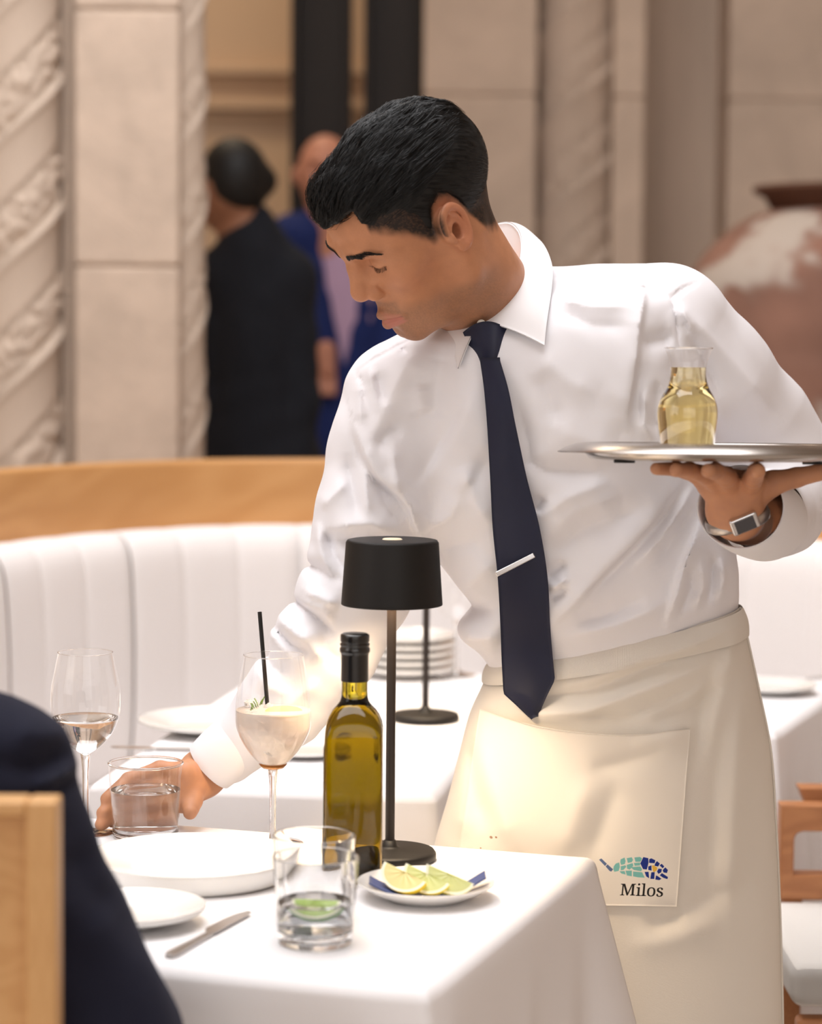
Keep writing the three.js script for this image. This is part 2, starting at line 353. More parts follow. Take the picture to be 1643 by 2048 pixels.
{ // near left pier with twisted corner columns
  const D = 5.8, o = thing('pillar_left', V(P(255, 600, D).x, 0, -D - 0.16), 'pale stone pier with carved twisted corner columns behind the banquette', null); o.userData.kind = 'structure';
  const mx = px => P(px, 530, D).x - o.position.x;
  const yj = P(255, 532, D).y, h = P(255, 18, D).y - yj;
  blocks(o, mx(150), mx(358), -0.14, 0.16, courses(yj, h), M.stone);
  // plain fillet beside the twisted column
  for (const [a, b, z] of [[116, 148, 0.10], [-140, -100, 0.05]]) { const g = rbox(mx(b) - mx(a), CEIL, 0.2, 0.008); g.translate((mx(a) + mx(b)) / 2, CEIL / 2, z - 0.1); part('stone_fillet', g, M.stone, o); }
  const g1 = twisted(0.107, 0, CEIL, h * 0.50, 1, 110, 620); g1.translate(mx(28), 0, 0.07); part('twisted_column', g1, M.stoneCarved, o);
  const g2 = twisted(0.062, 0, CEIL, h * 0.42, 1, 72, 560); g2.translate(mx(352), 0, 0.05); part('twisted_column', g2, M.stoneCarved, o);
  const core = rbox(0.2, CEIL, 0.2, 0.01); core.translate(mx(20), CEIL / 2, -0.12); part('pier_core', core, M.stoneCarved, o);
}
{ // far pier on the right: block, twisted column, pilaster, recess, block
  const D = 8.0, o = thing('pillar_right', V(P(1160, 400, D).x, 0, -D - 0.2), 'grey beige stone pier with a twisted column behind the waiter', null); o.userData.kind = 'structure';
  const mx = px => P(px, 300, D).x - o.position.x; const yj = P(960, 190, D).y;
  blocks(o, mx(846), mx(1072), -0.3, 0.2, courses(yj, 0.62), M.stoneFar);
  const g = twisted(0.135, 0, CEIL, 0.30, 0.7, 100, 420); g.translate(mx(1156), 0, 0.02); part('twisted_column', g, M.stoneFar, o);
  blocks(o, mx(1226), mx(1290), -0.25, 0.16, courses(yj, 0.62), M.stoneFar);
  const back = new THREE.BoxGeometry(mx(1240) - mx(1060), CEIL, 0.2); back.translate((mx(1240) + mx(1060)) / 2, CEIL / 2, -0.2); part('pier_core', back, M.stoneFar, o);
}
{
  const D = 8.3; const a = P(1285, 300, D + 0.25).x, b = P(1455, 300, D + 0.25).x;
  slab('wall_recess', a - 0.05, b + 0.1, 0, CEIL, -D - 0.45, -D - 0.25, M.stoneFar, 'shaded stone recess between pier and amphora wall');
  const o = thing('wall_amphora', V(P(1600, 300, D).x, 0, -D), 'grey stone block wall behind the large amphora', null); o.userData.kind = 'structure';
  const mx = px => P(px, 300, D).x - o.position.x;
  blocks(o, mx(1450), mx(1450) + 1.9, -0.4, 0.05, courses(P(1540, 203, D).y, 0.64), M.stoneFar);
}
// ------------------------------------------------------------------ amphora
{
  const D = 6.7, k = D / FPX, c = P(1712, 600, D), o = thing('amphora', V(c.x, 0, -D), 'huge old terracotta amphora with pale bloom on its shoulder', 'amphora');
  const Y = py => P(1643, py, D).y;
  const prof = [[0.02, 0.0], [0.16, 0.0], [0.2, 0.06], [0.33, 0.35], [0.44, 0.62], [0.485, Y(800)], [0.48, Y(700)], [0.475, Y(640)], [0.455, Y(560)], [0.41, Y(505)], [0.345, Y(460)], [0.28, Y(432)], [0.22, Y(420)]];
  const cur = new THREE.SplineCurve(prof.map(p => new THREE.Vector2(p[0], p[1]))).getPoints(90).map(p => [p.x, p.y]);
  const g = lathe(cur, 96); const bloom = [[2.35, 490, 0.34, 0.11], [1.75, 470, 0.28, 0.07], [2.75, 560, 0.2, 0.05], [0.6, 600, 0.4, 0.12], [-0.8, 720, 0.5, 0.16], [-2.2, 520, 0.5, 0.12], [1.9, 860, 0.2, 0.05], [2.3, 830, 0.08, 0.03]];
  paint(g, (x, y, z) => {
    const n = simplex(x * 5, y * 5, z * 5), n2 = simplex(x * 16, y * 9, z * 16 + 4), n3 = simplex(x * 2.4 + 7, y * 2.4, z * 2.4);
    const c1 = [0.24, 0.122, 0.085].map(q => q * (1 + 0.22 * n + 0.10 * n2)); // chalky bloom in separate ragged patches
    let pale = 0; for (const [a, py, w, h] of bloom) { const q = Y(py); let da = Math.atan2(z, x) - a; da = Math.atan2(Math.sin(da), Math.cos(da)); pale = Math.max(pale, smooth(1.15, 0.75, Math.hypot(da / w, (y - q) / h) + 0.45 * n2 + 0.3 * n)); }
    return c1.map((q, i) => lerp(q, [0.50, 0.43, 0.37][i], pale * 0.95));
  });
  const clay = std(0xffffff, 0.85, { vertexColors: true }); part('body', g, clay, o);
  const ring = lathe([[0.205, Y(428)], [0.235, Y(420)], [0.255, Y(395)], [0.285, Y(385)], [0.285, Y(374)], [0.25, Y(372)], [0.21, Y(380)], [0.19, Y(430)]], 72); part('rim', ring, std(0x5d3a28, 0.85), o, 'brown flared rim');
}
// ------------------------------------------------------------------ banquette
const banqPts = [[-160, 1122], [0, 1090], [200, 1067], [440, 1052], [650, 1049], [900, 1050], [1200, 1057], [1480, 1072], [1643, 1082], [1800, 1096]].map(([a, b]) => { const p = T(a, b, 0.94); return V(p.x, 0, p.z); });
banqPts.unshift(V(-1.15, 0, -3.72), V(-1.0, 0, -4.05)); banqPts.push(V(1.45, 0, -4.5), V(1.8, 0, -4.4));
const banq = new THREE.CatmullRomCurve3(banqPts, false, 'centripetal');
{
  const c = V(0, 0, -4.9), o = thing('banquette', c, 'curved banquette with white channelled back and oak top rail', 'banquette');
  const L = banq.getLength(), n = Math.round(L / 0.135);
  const frame = s => { const p = banq.getPointAt(clamp(s, 0, 1)), t = banq.getTangentAt(clamp(s, 0, 1)); return [p, V(-t.z, 0, t.x).negate().multiplyScalar(-1)]; }; // normal towards the diners is +z side
  const nrm = t => { const m = V(-t.z, 0, t.x); return m.z < 0 ? m.negate() : m; };
  const prof = [[0.0, 0.44], [0.03, 0.47], [0.05, 0.55], [0.055, 0.7], [0.05, 0.83], [0.043, 0.895], [0.028, 0.925], [0.008, 0.938], [-0.02, 0.94], [-0.05, 0.935]];
  const pc = new THREE.SplineCurve(prof.map(p => new THREE.Vector2(p[0], p[1])));
  for (let i = 0; i < n; i++) {
    const g = gridGeo(12, 28, (u, v) => {
      const s = (i + u) / n, p = banq.getPointAt(s), m = nrm(banq.getTangentAt(s)), q = pc.getPointAt(v);
      const puff = Math.pow(Math.sin(Math.PI * u), 0.45); const d = (q.x + 0.05) * (0.93 + 0.07 * puff) - 0.05 + (i % 3 === 2 && u > 0.9 ? -0.004 : 0);
      return V(p.x + m.x * d - c.x, q.y - 0.002 * (1 - puff), p.z + m.z * d - c.z);
    }, false, (u, v) => [((i + u) / n) * L, v * 0.6]);
    part('back_channel', g, M.upholstery, o);
  }
  // oak rail and backing panel
  const sweep = (pr, mat, name, lab) => {
    const g = gridGeo(160, pr.length - 1, (u, v) => { const k = Math.round(v * (pr.length - 1)), p = banq.getPointAt(u), m = nrm(banq.getTangentAt(u)); return V(p.x + m.x * pr[k][0] - c.x, pr[k][1], p.z + m.z * pr[k][0] - c.z); }, false, (u, v) => [u * L, v * 0.35]);
    return part(name, g, mat, o, lab);
  };
  sweep([[-0.05, 0.9], [-0.05, 0.95], [-0.05, 1.0], [-0.05, 1.062], [-0.054, 1.067], [-0.06, 1.07], [-0.09, 1.07], [-0.096, 1.067], [-0.1, 1.06], [-0.1, 0.5], [-0.1, 0.0]], M.oak, 'top_rail', 'curved oak top rail');
  sweep([[0.0, 0.05], [0.0, 0.3], [0.25, 0.3], [0.28, 0.31], [0.30, 0.36], [0.30, 0.42], [0.28, 0.45], [0.2, 0.46], [0.0, 0.46]], M.upholstery, 'seat_cushion');
}
// ------------------------------------------------------------------ tables with cloths
const TOP = 0.75;
function clothTable(name, A, ud, LU, LV, label, clothLabel, flareK = 0.26, seedN = 1, DROP = 0.5) {
  // A: a front corner, ud: direction along the front edge, the depth runs away from the camera
  const u = ud.clone().normalize(), v = V(u.z, 0, -u.x); if (v.z > 0) v.negate();
  const c = A.clone().addScaledVector(u, LU / 2).addScaledVector(v, LV / 2); c.y = 0;
  const o = thing(name, c, label, 'table');
  const q = new THREE.Quaternion().setFromRotationMatrix(new THREE.Matrix4().makeBasis(u, V(0, 1, 0), V(-v.x, 0, -v.z))); o.quaternion.copy(q);
  const top = rbox(LU - 0.02, 0.025, LV - 0.02, 0.006); top.translate(0, TOP - 0.018, 0); part('table_top', top, M.oakPale, o);
  const st = lathe([[0.001, 0], [0.14, 0], [0.14, 0.012], [0.05, 0.03], [0.032, 0.05], [0.032, TOP - 0.03], [0.001, TOP - 0.03]], 40); part('pedestal', st, M.iron, o);
  const cl = thing(name === 'dining_table' ? 'tablecloth' : name, c, clothLabel, 'tablecloth'); cl.quaternion.copy(q);
  const R = 0.018, NS = 260, hw = LU / 2, hd = LV / 2, per = 4 * (hw + hd);
  const loop = t => { // rounded rectangle, arc length parameter; returns point, outward normal, cornerness
    let s = (t % 1) * per; const segs = [[-hw, hd, 1, 0, LU], [hw, hd, 0, -1, LV], [hw, -hd, -1, 0, LU], [-hw, -hd, 0, 1, LV]];
    let k = 0; while (s > segs[k][4] && k < 3) { s -= segs[k][4]; k++; }
    const [x, z, dx, dz, len] = segs[k]; const nx = -dz, nz = dx; // outward
    const dc = Math.min(s, len - s), ww = Math.exp(-dc * dc / 0.0036); const sg = s < len / 2 ? -1 : 1;
    // near a corner the normal turns to the diagonal
    const f = Math.max(0, 1 - dc / 0.05); const a = (nx + sg * dx * f), b = (nz + sg * dz * f), l = Math.hypot(a, b);
    return [x + dx * s, z + dz * s, a / l, b / l, ww, s / len, k];
  };
  const rows = [[-1, 0], [-0.5, 0], [-0.12, 0], [-0.02, 0]]; // inset fractions then bend then skirt
  const bend = 6, sk = 22;
  const g = gridGeo(NS, 4 + bend + sk, (uu, vv) => {
    const r = Math.round(vv * (4 + bend + sk)); const [x, z, nx, nz, cw, sl, side] = loop(uu + 1e-9);
    if (r < 4) { const k = [0.0, 0.4, 0.7, 0.8][r]; return V(x * k, TOP, z * k); }
    const ins = 1 - R * 0.6 / Math.max(hw, hd);
    if (r < 4 + bend) { const a = (r - 4) / bend * Math.PI / 2; return V(x * ins + nx * (Math.sin(a) * R - R * 0.5), TOP - R + Math.cos(a) * R, z * ins + nz * (Math.sin(a) * R - R * 0.5)); }
    const d = (r - 4 - bend + 1) / sk * DROP;
    const fold = (0.010 * Math.sin(sl * 23 + side * 2 + seedN) + 0.008 * simplex(sl * 5, side * 3 + seedN, d * 2)) * smooth(0, 0.3, d) * (1 - cw);
    const out = R * 0.5 + d * (0.035 + flareK * cw) + fold;
    return V(x * ins + nx * out, TOP - R - d, z * ins + nz * out);
  }, true, (a, b, p) => [p.x + p.y * 0.4, p.z + p.y]);
  part('cloth', g, M.cloth, cl).name = 'draped_cloth';
  return { o, c, u, v };
}
const nearA = T(865, 1987, TOP), nearB = T(1203, 1712, TOP);
{
  const v = nearB.clone().sub(nearA), LV = v.length(); const u = V(-v.z, 0, v.x).normalize(); if (u.x < 0) u.negate();
  const LU = 0.78; clothTable('dining_table', nearA.clone().addScaledVector(u, -LU), u, LU, LV, 'square pedestal table under the white cloth in front of the waiter', 'white cloth on the table with the olive oil bottle', 0.27, 1, 0.21);
}
{
  const A = T(178, 1566, TOP), B = T(867, 1591, TOP); const u = B.clone().sub(A).normalize();
  clothTable('dining_table', A, u, 0.45, 1.12, 'pedestal table behind the waiter\'s reaching arm', 'white cloth on the table holding the plate stack and dark lamp base', 0.05, 4);
  const C = T(1550, 1466, TOP), E = T(1643, 1401, TOP); const v = E.clone().sub(C).normalize(), u2 = V(-v.z, 0, v.x); if (u2.x < 0) u2.negate();
  clothTable('dining_table', C.clone().addScaledVector(u2, -0.25), u2, 0.25, 0.60, 'pedestal table beside the low oak chair', 'white cloth hanging beside the low oak chair behind the apron', 0.10, 7);
}
// ------------------------------------------------------------------ lamps
function makeLamp() {
  const g = new THREE.Group(); const H = 0.357;
  const base = lathe([[0.001, 0], [0.0495, 0], [0.0515, 0.002], [0.0515, 0.008], [0.049, 0.0115], [0.012, 0.013], [0.0085, 0.016], [0.0065, 0.022], [0.001, 0.022]], 72); part('base', base, M.lampBlack, g);
  const pole = lathe([[0.001, 0.015], [0.0052, 0.016], [0.0052, H - 0.02], [0.001, H - 0.02]], 24); part('pole', pole, M.lampPole, g);
  const hs = 0.072, y0 = H - hs, y1 = H;
  const sh = lathe([[0.0553, y0], [0.0560, y0 + 0.0005], [0.0558, y0 + 0.004], [0.0512, y1 - 0.003], [0.0495, y1 - 0.0005], [0.047, y1], [0.001, y1], [0.001, y1 - 0.002], [0.047, y1 - 0.0025], [0.0495, y1 - 0.004], [0.0540, y0 + 0.004], [0.0553, y0]], 96); part('shade', sh, M.lampBlack, g);
  const b = lathe([[0.001, y1 + 0.0015], [0.0095, y1 + 0.0015], [0.011, y1 + 0.0005], [0.011, y1 - 0.001]], 40); b.scale(1, 1, 0.75); part('touch_button', b, phys({ color: 0xe9dcc0, roughness: 0.4, emissive: new THREE.Color(0.9, 0.7, 0.45), emissiveIntensity: 0.35 }), g, 'cream touch button on the black shade');
  const d = lathe([[0.001, y1 - 0.026], [0.046, y1 - 0.026], [0.046, y1 - 0.023], [0.001, y1 - 0.023]], 48); part('light_diffuser', d, new THREE.MeshStandardMaterial({ color: 0xfff2dd, emissive: new THREE.Color(1, 0.76, 0.5), emissiveIntensity: 3.5 }), g, 'glowing warm diffuser inside the shade');
  return g;
}
const LAMPI = 0.95;
function placeLamp(pos, label) {
  const g = makeLamp(); g.name = numbered('table_lamp'); g.position.copy(pos); scene.add(g); tag(g, label, 'lamp', 'cordless table lamps');
  const l = new THREE.SpotLight(new THREE.Color(1.0, 0.74, 0.46), LAMPI * 0.85, 3, 1.18, 0.5, 2); l.position.set(0, 0.357 - 0.034, 0); l.target.position.set(0, 0, 0); l.castShadow = true; l.shadow.radius = 1.6; g.add(l); g.add(l.target);
  return g;
}
const lampPos = T(779, 1719, TOP);
placeLamp(lampPos, 'black cordless table lamp lit warm beside the olive oil bottle');
placeLamp(T(850, 1441, TOP), 'black table lamp mostly hidden behind the waiter, dark round base showing');
// ------------------------------------------------------------------ olive oil bottle
{
  const p = T(706, 1757, TOP), o = thing('oil_bottle', p, 'square dark green olive oil bottle with black screw cap', 'bottle');
  const H = 0.232; // to the top of the glass neck
  const sq = (h, w, pw) => ({ h, w, pw });
  const rows = [[0.0, 0.020, 2], [0.0, 0.027, 8], [0.003, 0.0302, 9], [0.01, 0.031, 10], [0.09, 0.031, 10], [0.155, 0.031, 10], [0.163, 0.0307, 7], [0.170, 0.0295, 5], [0.177, 0.027, 3.6], [0.183, 0.0232, 2.6], [0.188, 0.0185, 2.1], [0.192, 0.0155, 2], [0.197, 0.0142, 2], [0.204, 0.0138, 2], [0.236, 0.0135, 2], [0.236, 0.0001, 2]];
  const shape = (sh) => gridGeo(96, rows.length - 1, (u, v) => {
    const r = rows[Math.round(v * (rows.length - 1))], th = u * 2 * Math.PI, c = Math.cos(th), s = Math.sin(th), k = Math.pow(Math.pow(Math.abs(c), r[2]) + Math.pow(Math.abs(s), r[2]), -1 / r[2]);
    const w = Math.max(0.0001, r[1] - sh); return V(c * k * w, clamp(r[0], sh * 1.6, 10), s * k * w);
  }, true);
  const outer = shape(0); const inv = gridGeo(96, 1, (u, v) => V(Math.cos(u * 6.28318) * 0.02 * (1 - v) , 0.0, Math.sin(u * 6.28318) * 0.02 * (1 - v)), true);
  part('bottle_glass', mergeGeometries([outer, inv]), phys({ color: 0xffffff, roughness: 0.03, transmission: 1, thickness: 0.06, ior: 1.47, attenuationColor: new THREE.Color(0.40, 0.31, 0.010), attenuationDistance: 0.033 }), o, 'dark green glass full of oil');
  const cap0 = lathe([[0.0001, 0.265], [0.013, 0.265], [0.0152, 0.2635], [0.0155, 0.262], [0.0155, 0.2565], [0.0148, 0.256], [0.0148, 0.2545], [0.0158, 0.254], [0.016, 0.2525], [0.0152, 0.2515], [0.0152, 0.250], [0.0162, 0.249], [0.0162, 0.2455], [0.0152, 0.244], [0.0146, 0.2415], [0.0146, 0.214], [0.0138, 0.2135], [0.0136, 0.2145]], 72);
  part('screw_cap', cap0, phys({ color: 0x0c0b0b, roughness: 0.28, clearcoat: 0.6, clearcoatRoughness: 0.2 }), o, 'glossy black screw cap');
  const lab = sheet(8, 12, (u, v) => V(-0.0316, lerp(0.02, 0.145, v), lerp(-0.024, 0.024, u)), -0.0004); part('paper_label', lab, std(0xe9e5da, 0.8), o, 'pale paper label on the side face');
}
// ------------------------------------------------------------------ plates
function plateGeo(R, h, foot, lip = 0.004, well = 0.6) {
  return lathe([[0.0001, 0.006], [R * well * 0.9, 0.006], [R * well, 0.0075], [R * (well + 0.06), h * 0.55], [R * 0.9, h * 0.85], [R * 0.975, h], [R, h], [R, h - lip], [R * 0.93, h * 0.62], [R * foot * 1.12, h * 0.2], [R * foot, 0], [R * foot * 0.92, 0], [R * foot * 0.9, 0.003], [0.0001, 0.003]], 96);
}
function plate(pos, geo, label, group, mat = M.porcelain) { const m = solo('plate', geo, mat, label, 'plate', group); m.position.copy(pos); return m; }
const bigP = T(385, 1753, TOP);
{
  const R = 0.113, h = 0.025;
  const g = lathe([[0.0001, 0.009], [0.058, 0.009], [0.061, 0.010], [0.064, 0.0135], [0.068, 0.0145], [R * 0.8, 0.0185], [R * 0.96, 0.0242], [R * 0.99, h], [R, h - 0.001], [R * 0.995, h - 0.005], [R * 0.97, 0.012], [R * 0.93, 0.004], [R * 0.88, 0.0], [R * 0.8, 0], [R * 0.78, 0.003], [0.0001, 0.003]], 128);
  plate(bigP, g, 'large deep white plate with a sunken well behind the two tumblers');
}
plate(T(262, 1846, TOP), plateGeo(0.074, 0.019, 0.5), 'smaller white plate half hidden by the guest\'s navy sleeve');
const limeP = T(851, 1796, TOP);
plate(limeP, lathe([[0.0001, 0.0045], [0.03, 0.0045], [0.044, 0.007], [0.06, 0.0135], [0.0705, 0.0185], [0.0715, 0.018], [0.071, 0.0165], [0.06, 0.0095], [0.045, 0.003], [0.04, 0], [0.036, 0], [0.034, 0.002], [0.0001, 0.002]], 96), 'small white saucer holding the citrus wedges');
{ // navy wet-wipe packet under the wedges, curling up on the sides of the saucer
  const a = 0.058, W = 0.017;
  const g = sheet(30, 6, (u, v) => { const x = lerp(-a, a * 1.05, u), z = lerp(0.012 + W, 0.012 - W, v) + 0.004 * Math.sin(u * 5); const h = 0.0075 + 0.0145 * Math.pow(Math.abs(x) / a, 2.2) + 0.004 * smooth(0.75, 1, u); return V(x, h, z); }, 0.0015);
  const m = solo('packet', g, phys({ color: 0x2c447f, roughness: 0.45 }), 'flat navy blue packet lying under the citrus wedges', 'packet'); m.position.copy(limeP);
  const st = sheet(1, 6, (u, v) => { const x = lerp(0.0435, 0.0445, u), z = lerp(0.012 + W, 0.012 - W, v) + 0.004 * Math.sin(4.4); return V(x, 0.0150, z); }, 0.0006); part('white_stripe', st, std(0xdfe6f2, 0.5), m, 'thin white stripe across the packet');
}
function wedge(rind, flesh, label, pos, turn, R = 0.021, span = 1.25, roll = 0) {
  const o = thing('citrus_wedge', pos, label, 'citrus wedge', 'citrus wedges on the saucer'); o.rotation.set(roll, turn, 0, 'YXZ');
  // a slice of a sphere between two half planes; the outer skin below, flesh faces up
  const skin = gridGeo(14, 18, (u, v) => { const th = lerp(-span / 2, span / 2, u), ph = v * Math.PI; return V(Math.sin(ph) * Math.sin(th) * R, R - Math.sin(ph) * Math.cos(th) * R, -Math.cos(ph) * R * 1.25); });
  part('rind', skin, std(rind, 0.45), o);
  for (const s of [-1, 1]) {
    const th = s * span / 2, at = (rad, ph) => V(Math.sin(ph) * Math.sin(th) * rad, R - Math.sin(ph) * Math.cos(th) * rad, -Math.cos(ph) * rad * 1.25);
    const pith = gridGeo(4, 18, (u, v) => at(lerp(R, R * 0.88, u), v * Math.PI)); part('pith', pith, phys({ color: 0xf3f0d8, roughness: 0.7 }), o);
    const fl = gridGeo(10, 24, (u, v) => { const p = at(R * 0.88 * (1 - u), v * Math.PI); p.x += s * 0.0006 * Math.sin(v * 40) * u; return p; }); part('flesh', fl, phys({ color: flesh, roughness: 0.3, transmission: 0.2, thickness: 0 }), o);
  }
  o.traverse(c => { if (c.isMesh) c.material.side = THREE.DoubleSide; });
  return o;
}
wedge(0xe9c934, 0xf0e29a, 'lemon wedge with yellow rind at the bottle end of the saucer', limeP.clone().add(V(-0.026, 0.0095, 0.014)), 0.9, 0.0225, 1.5, 0.25);
wedge(0xe6cf4a, 0xd9de8c, 'middle citrus wedge leaning on its neighbours on the saucer', limeP.clone().add(V(-0.004, 0.0095, 0.016)), 1.05, 0.0215, 1.4, 0.3);
wedge(0xd9d25c, 0xe0e49c, 'pale green citrus wedge with its cut face up at the packet end', limeP.clone().add(V(0.018, 0.0095, 0.017)), 1.35, 0.0215, 1.3, 0.35);
// ------------------------------------------------------------------ glasses
function tumbler(pos, R0, R1, H, label, base = 0.009, solid = true) {
  const o = thing('tumbler', pos, label, 'tumbler'); const at = y => lerp(R0, R1, y / H), w = 0.0022;
  if (solid) { part('glass_body', lathe([[0.0001, 0.001], [R0 * 0.7, 0.001], [R0 * 0.93, 0], [R0, 0.0025], [at(H * 0.5), H * 0.5], [R1, H - 0.001], [R1 - w * 0.5, H], [R1 - w, H - 0.001], [at(H * 0.5) - w, H * 0.5], [R0 - w, base + 0.003], [R0 - w - 0.004, base], [R0 * 0.5, base - 0.001], [0.0001, base - 0.002]], 96), M.glass, o); return o; }
  part('glass_wall', lathe([[at(base), base * 0.9], [at(H * 0.5), H * 0.5], [R1, H - 0.0006]], 96), M.glassThin, o);
  const lip = new THREE.TorusGeometry(R1 - 0.0006, 0.0015, 12, 96); lip.rotateX(Math.PI / 2); lip.translate(0, H - 0.0006, 0); part('rim', lip, M.glass, o);
  part('thick_base', lathe([[0.0001, 0.0012], [R0 * 0.7, 0.0012], [R0 * 0.93, 0], [R0, 0.0025], [at(base), base], [R0 * 0.9, base * 0.93], [R0 * 0.5, base * 0.8], [0.0001, base * 0.74]], 96), M.glass, o); return o;
}
function fill(o, R0, R1, H, base, y1, mat, name = 'water', lab, wall = 0.0011) { // liquid reaching a hair into the glass wall
  const rad = y => lerp(R0, R1, y / H) - wall, y0 = base + 0.0006;
  return part(name, lathe([[0.0001, y0 + 0.0008], [R0 - 0.007, y0 + 0.002], [rad(base + 0.004), base + 0.0036], [rad(y1), y1 + 0.0008], [rad(y1) - 0.002, y1], [0.0001, y1]], 72), mat, o, lab);
}
const tw = T(291, 1674, TOP);
{
  const o = tumbler(tw, 0.0375, 0.043, 0.087, 'water tumbler held by the waiter\'s reaching hand', 0.009, false); fill(o, 0.0375, 0.043, 0.087, 0.009, 0.055, M.water, 'water', 'clear still water');
}
const t1 = T(630, 1886, TOP), t2 = T(627, 1840, TOP);
tumbler(t2, 0.036, 0.0415, 0.0865, 'empty clear tumbler right behind the lime glass');
{
  const o = tumbler(t1, 0.0355, 0.0415, 0.0855, 'thick bottomed tumbler with a green lime wedge in water', 0.012); fill(o, 0.0355, 0.0415, 0.0855, 0.012, 0.040, M.water, 'water', 'clear still water', 0.0019);
  const w = wedge(0x4c9a10, 0xb9d860, 'bright green lime wedge floating in the front tumbler', t1.clone().add(V(0.001, 0.024, 0.004)), 1.45, 0.019, 1.5, 0.0);
}
function wineBowl(H, R, rim, yB, name = 'bowl', steps = 40) { // thin bowl from stem top yB to the rim at H
  const pr = [[0.0035, yB], [0.008, yB + 0.003], [0.020, yB + 0.012], [0.032, yB + 0.027], [R * 0.965, yB + 0.045], [R, yB + 0.06], [R * 0.985, yB + 0.078], [R * 0.9, yB + (H - yB) * 0.8], [rim, H]];
  return new THREE.SplineCurve(pr.map(p => new THREE.Vector2(p[0], p[1]))).getPoints(steps).map(p => [p.x, p.y]);
}
function wineGlass(pos, H, R, rim, yB, label, thin) {
  const o = thing('wine_glass', pos, label, 'wine glass'); const out = wineBowl(H, R, rim, yB);
  part('bowl', lathe(out, 96), M.glassThin, o);
  const lip = new THREE.TorusGeometry(rim, 0.00055, 8, 72); lip.rotateX(Math.PI / 2); lip.translate(0, H, 0); part('lip', lip, M.glass, o);
  part('stem', lathe([[0.0001, yB + 0.004], [0.006, yB + 0.003], [0.0048, yB - 0.006], [0.0036, yB - 0.02], [0.0034, 0.03], [0.0042, 0.012], [0.008, 0.006], [0.02, 0.0035], [0.034, 0.0016], [0.0345, 0.0006], [0.033, 0], [0.0001, 0]], 64), M.glass, o);
  return [o, out];
}
{ // empty wine glass with a little clear wine
  const [o, out] = wineGlass(T(171, 1666, TOP), 0.212, 0.0405, 0.0315, 0.092, 'stemmed wine glass with a little clear liquid beside the guest\'s shoulder');
  const y1 = 0.136; const pr = out.filter(p => p[1] < y1).map(p => [Math.max(0.0001, p[0] - 0.0004), p[1] + 0.0003]); const last = pr[pr.length - 1]; pr.unshift([0.0001, pr[0][1]]); pr.push([last[0] + 0.0002, y1], [0.0001, y1]);
  part('liquid', lathe(pr, 72), M.water, o);
}
{ // cocktail
  const pos = T(545, 1700, TOP);
  const [o, out] = wineGlass(pos, 0.222, 0.0425, 0.0335, 0.091, 'tall stemmed cocktail glass with cloudy iced drink and black straw');
  const y1 = 0.160; const pr = out.filter(p => p[1] < y1).map(p => [Math.max(0.0001, p[0] - 0.0005), p[1] + 0.0004]); const last = pr[pr.length - 1]; pr.unshift([0.0001, pr[0][1]]); pr.push([last[0] + 0.0001, y1], [0.0001, y1 - 0.001]);
  part('drink', lathe(pr, 72), phys({ color: 0xfff6ef, roughness: 0.3, transmission: 0.6, thickness: 0.03, ior: 1.33, attenuationColor: new THREE.Color(0.98, 0.86, 0.76), attenuationDistance: 0.06 }), o, 'cloudy pale pink drink');
  for (let i = 0; i < 26; i++) { // crushed ice in the drink and breaking its surface
    const a = rnd() * 6.28, y = rr(0.112, 0.163), rad = Math.sqrt(rnd()) * lerp(0.018, 0.033, smooth(0.1, 0.15, y)); const s = rr(0.005, 0.010);
    const g = new THREE.IcosahedronGeometry(s, 1); const p = g.attributes.position; for (let k = 0; k < p.count; k++) { const f = 1 + 0.35 * simplex(p.getX(k) * 190 + i * 9, p.getY(k) * 190, p.getZ(k) * 190); p.setXYZ(k, p.getX(k) * f, p.getY(k) * f * 0.8, p.getZ(k) * f); } g.computeVertexNormals();
    g.translate(Math.cos(a) * rad, y, Math.sin(a) * rad); part('ice', g, phys({ color: 0xffffff, roughness: 0.12, transmission: 0.75, thickness: 0.01, ior: 1.31 }), o);
  }
  const lemon = lathe([[0.0001, -0.0018], [0.024, -0.0018], [0.0255, 0], [0.024, 0.0018], [0.0001, 0.0018]], 48); lemon.rotateX(0.12); lemon.scale(0.85, 0.8, 0.85); lemon.translate(0.012, 0.1585, 0.004); part('lemon_slice', lemon, phys({ color: 0xf8e290, roughness: 0.4, transmission: 0.45, thickness: 0 }), o, 'floating yellow lemon slice');
  const herb = []; for (let i = 0; i < 7; i++) { const a = V(-0.024 + i * 0.002, 0.162 + i * 0.0012, 0.02), b = a.clone().add(V(rr(-0.005, 0.005), rr(0.004, 0.009), rr(-0.004, 0.004))); herb.push(tube([a, a.clone().lerp(b, 0.5).add(V(0, 0.001, 0)), b], 0.0007, 5, 5)); }
  part('herb_sprig', mergeGeometries(herb), std(0x6f8a35, 0.7), o, 'small green herb sprig');
  const sy = lathe([[0.0001, yStem()], [0.012, yStem() + 0.0005], [0.016, yStem() + 0.005], [0.0001, yStem() + 0.006]], 40); function yStem() { return 0.0935; }
  part('syrup', sy, phys({ color: 0xe9a050, roughness: 0.2, transmission: 0.5, thickness: 0.01 }), o, 'orange syrup at the bottom of the bowl');
  // straw: its own thing standing in the drink
  const top = P(519, 1224, 2.765), bot = P(541, 1490, 2.772); const d = bot.clone().sub(top), sg = new THREE.CylinderGeometry(0.0024, 0.0024, d.length(), 20, 1, true);
  const s = solo('straw', sg, std(0x0d0c0c, 0.45, { side: THREE.DoubleSide }), 'thin black straw standing in the iced cocktail', 'straw'); s.position.copy(top).addScaledVector(d, 0.5); s.quaternion.setFromUnitVectors(V(0, -1, 0), d.normalize());
}
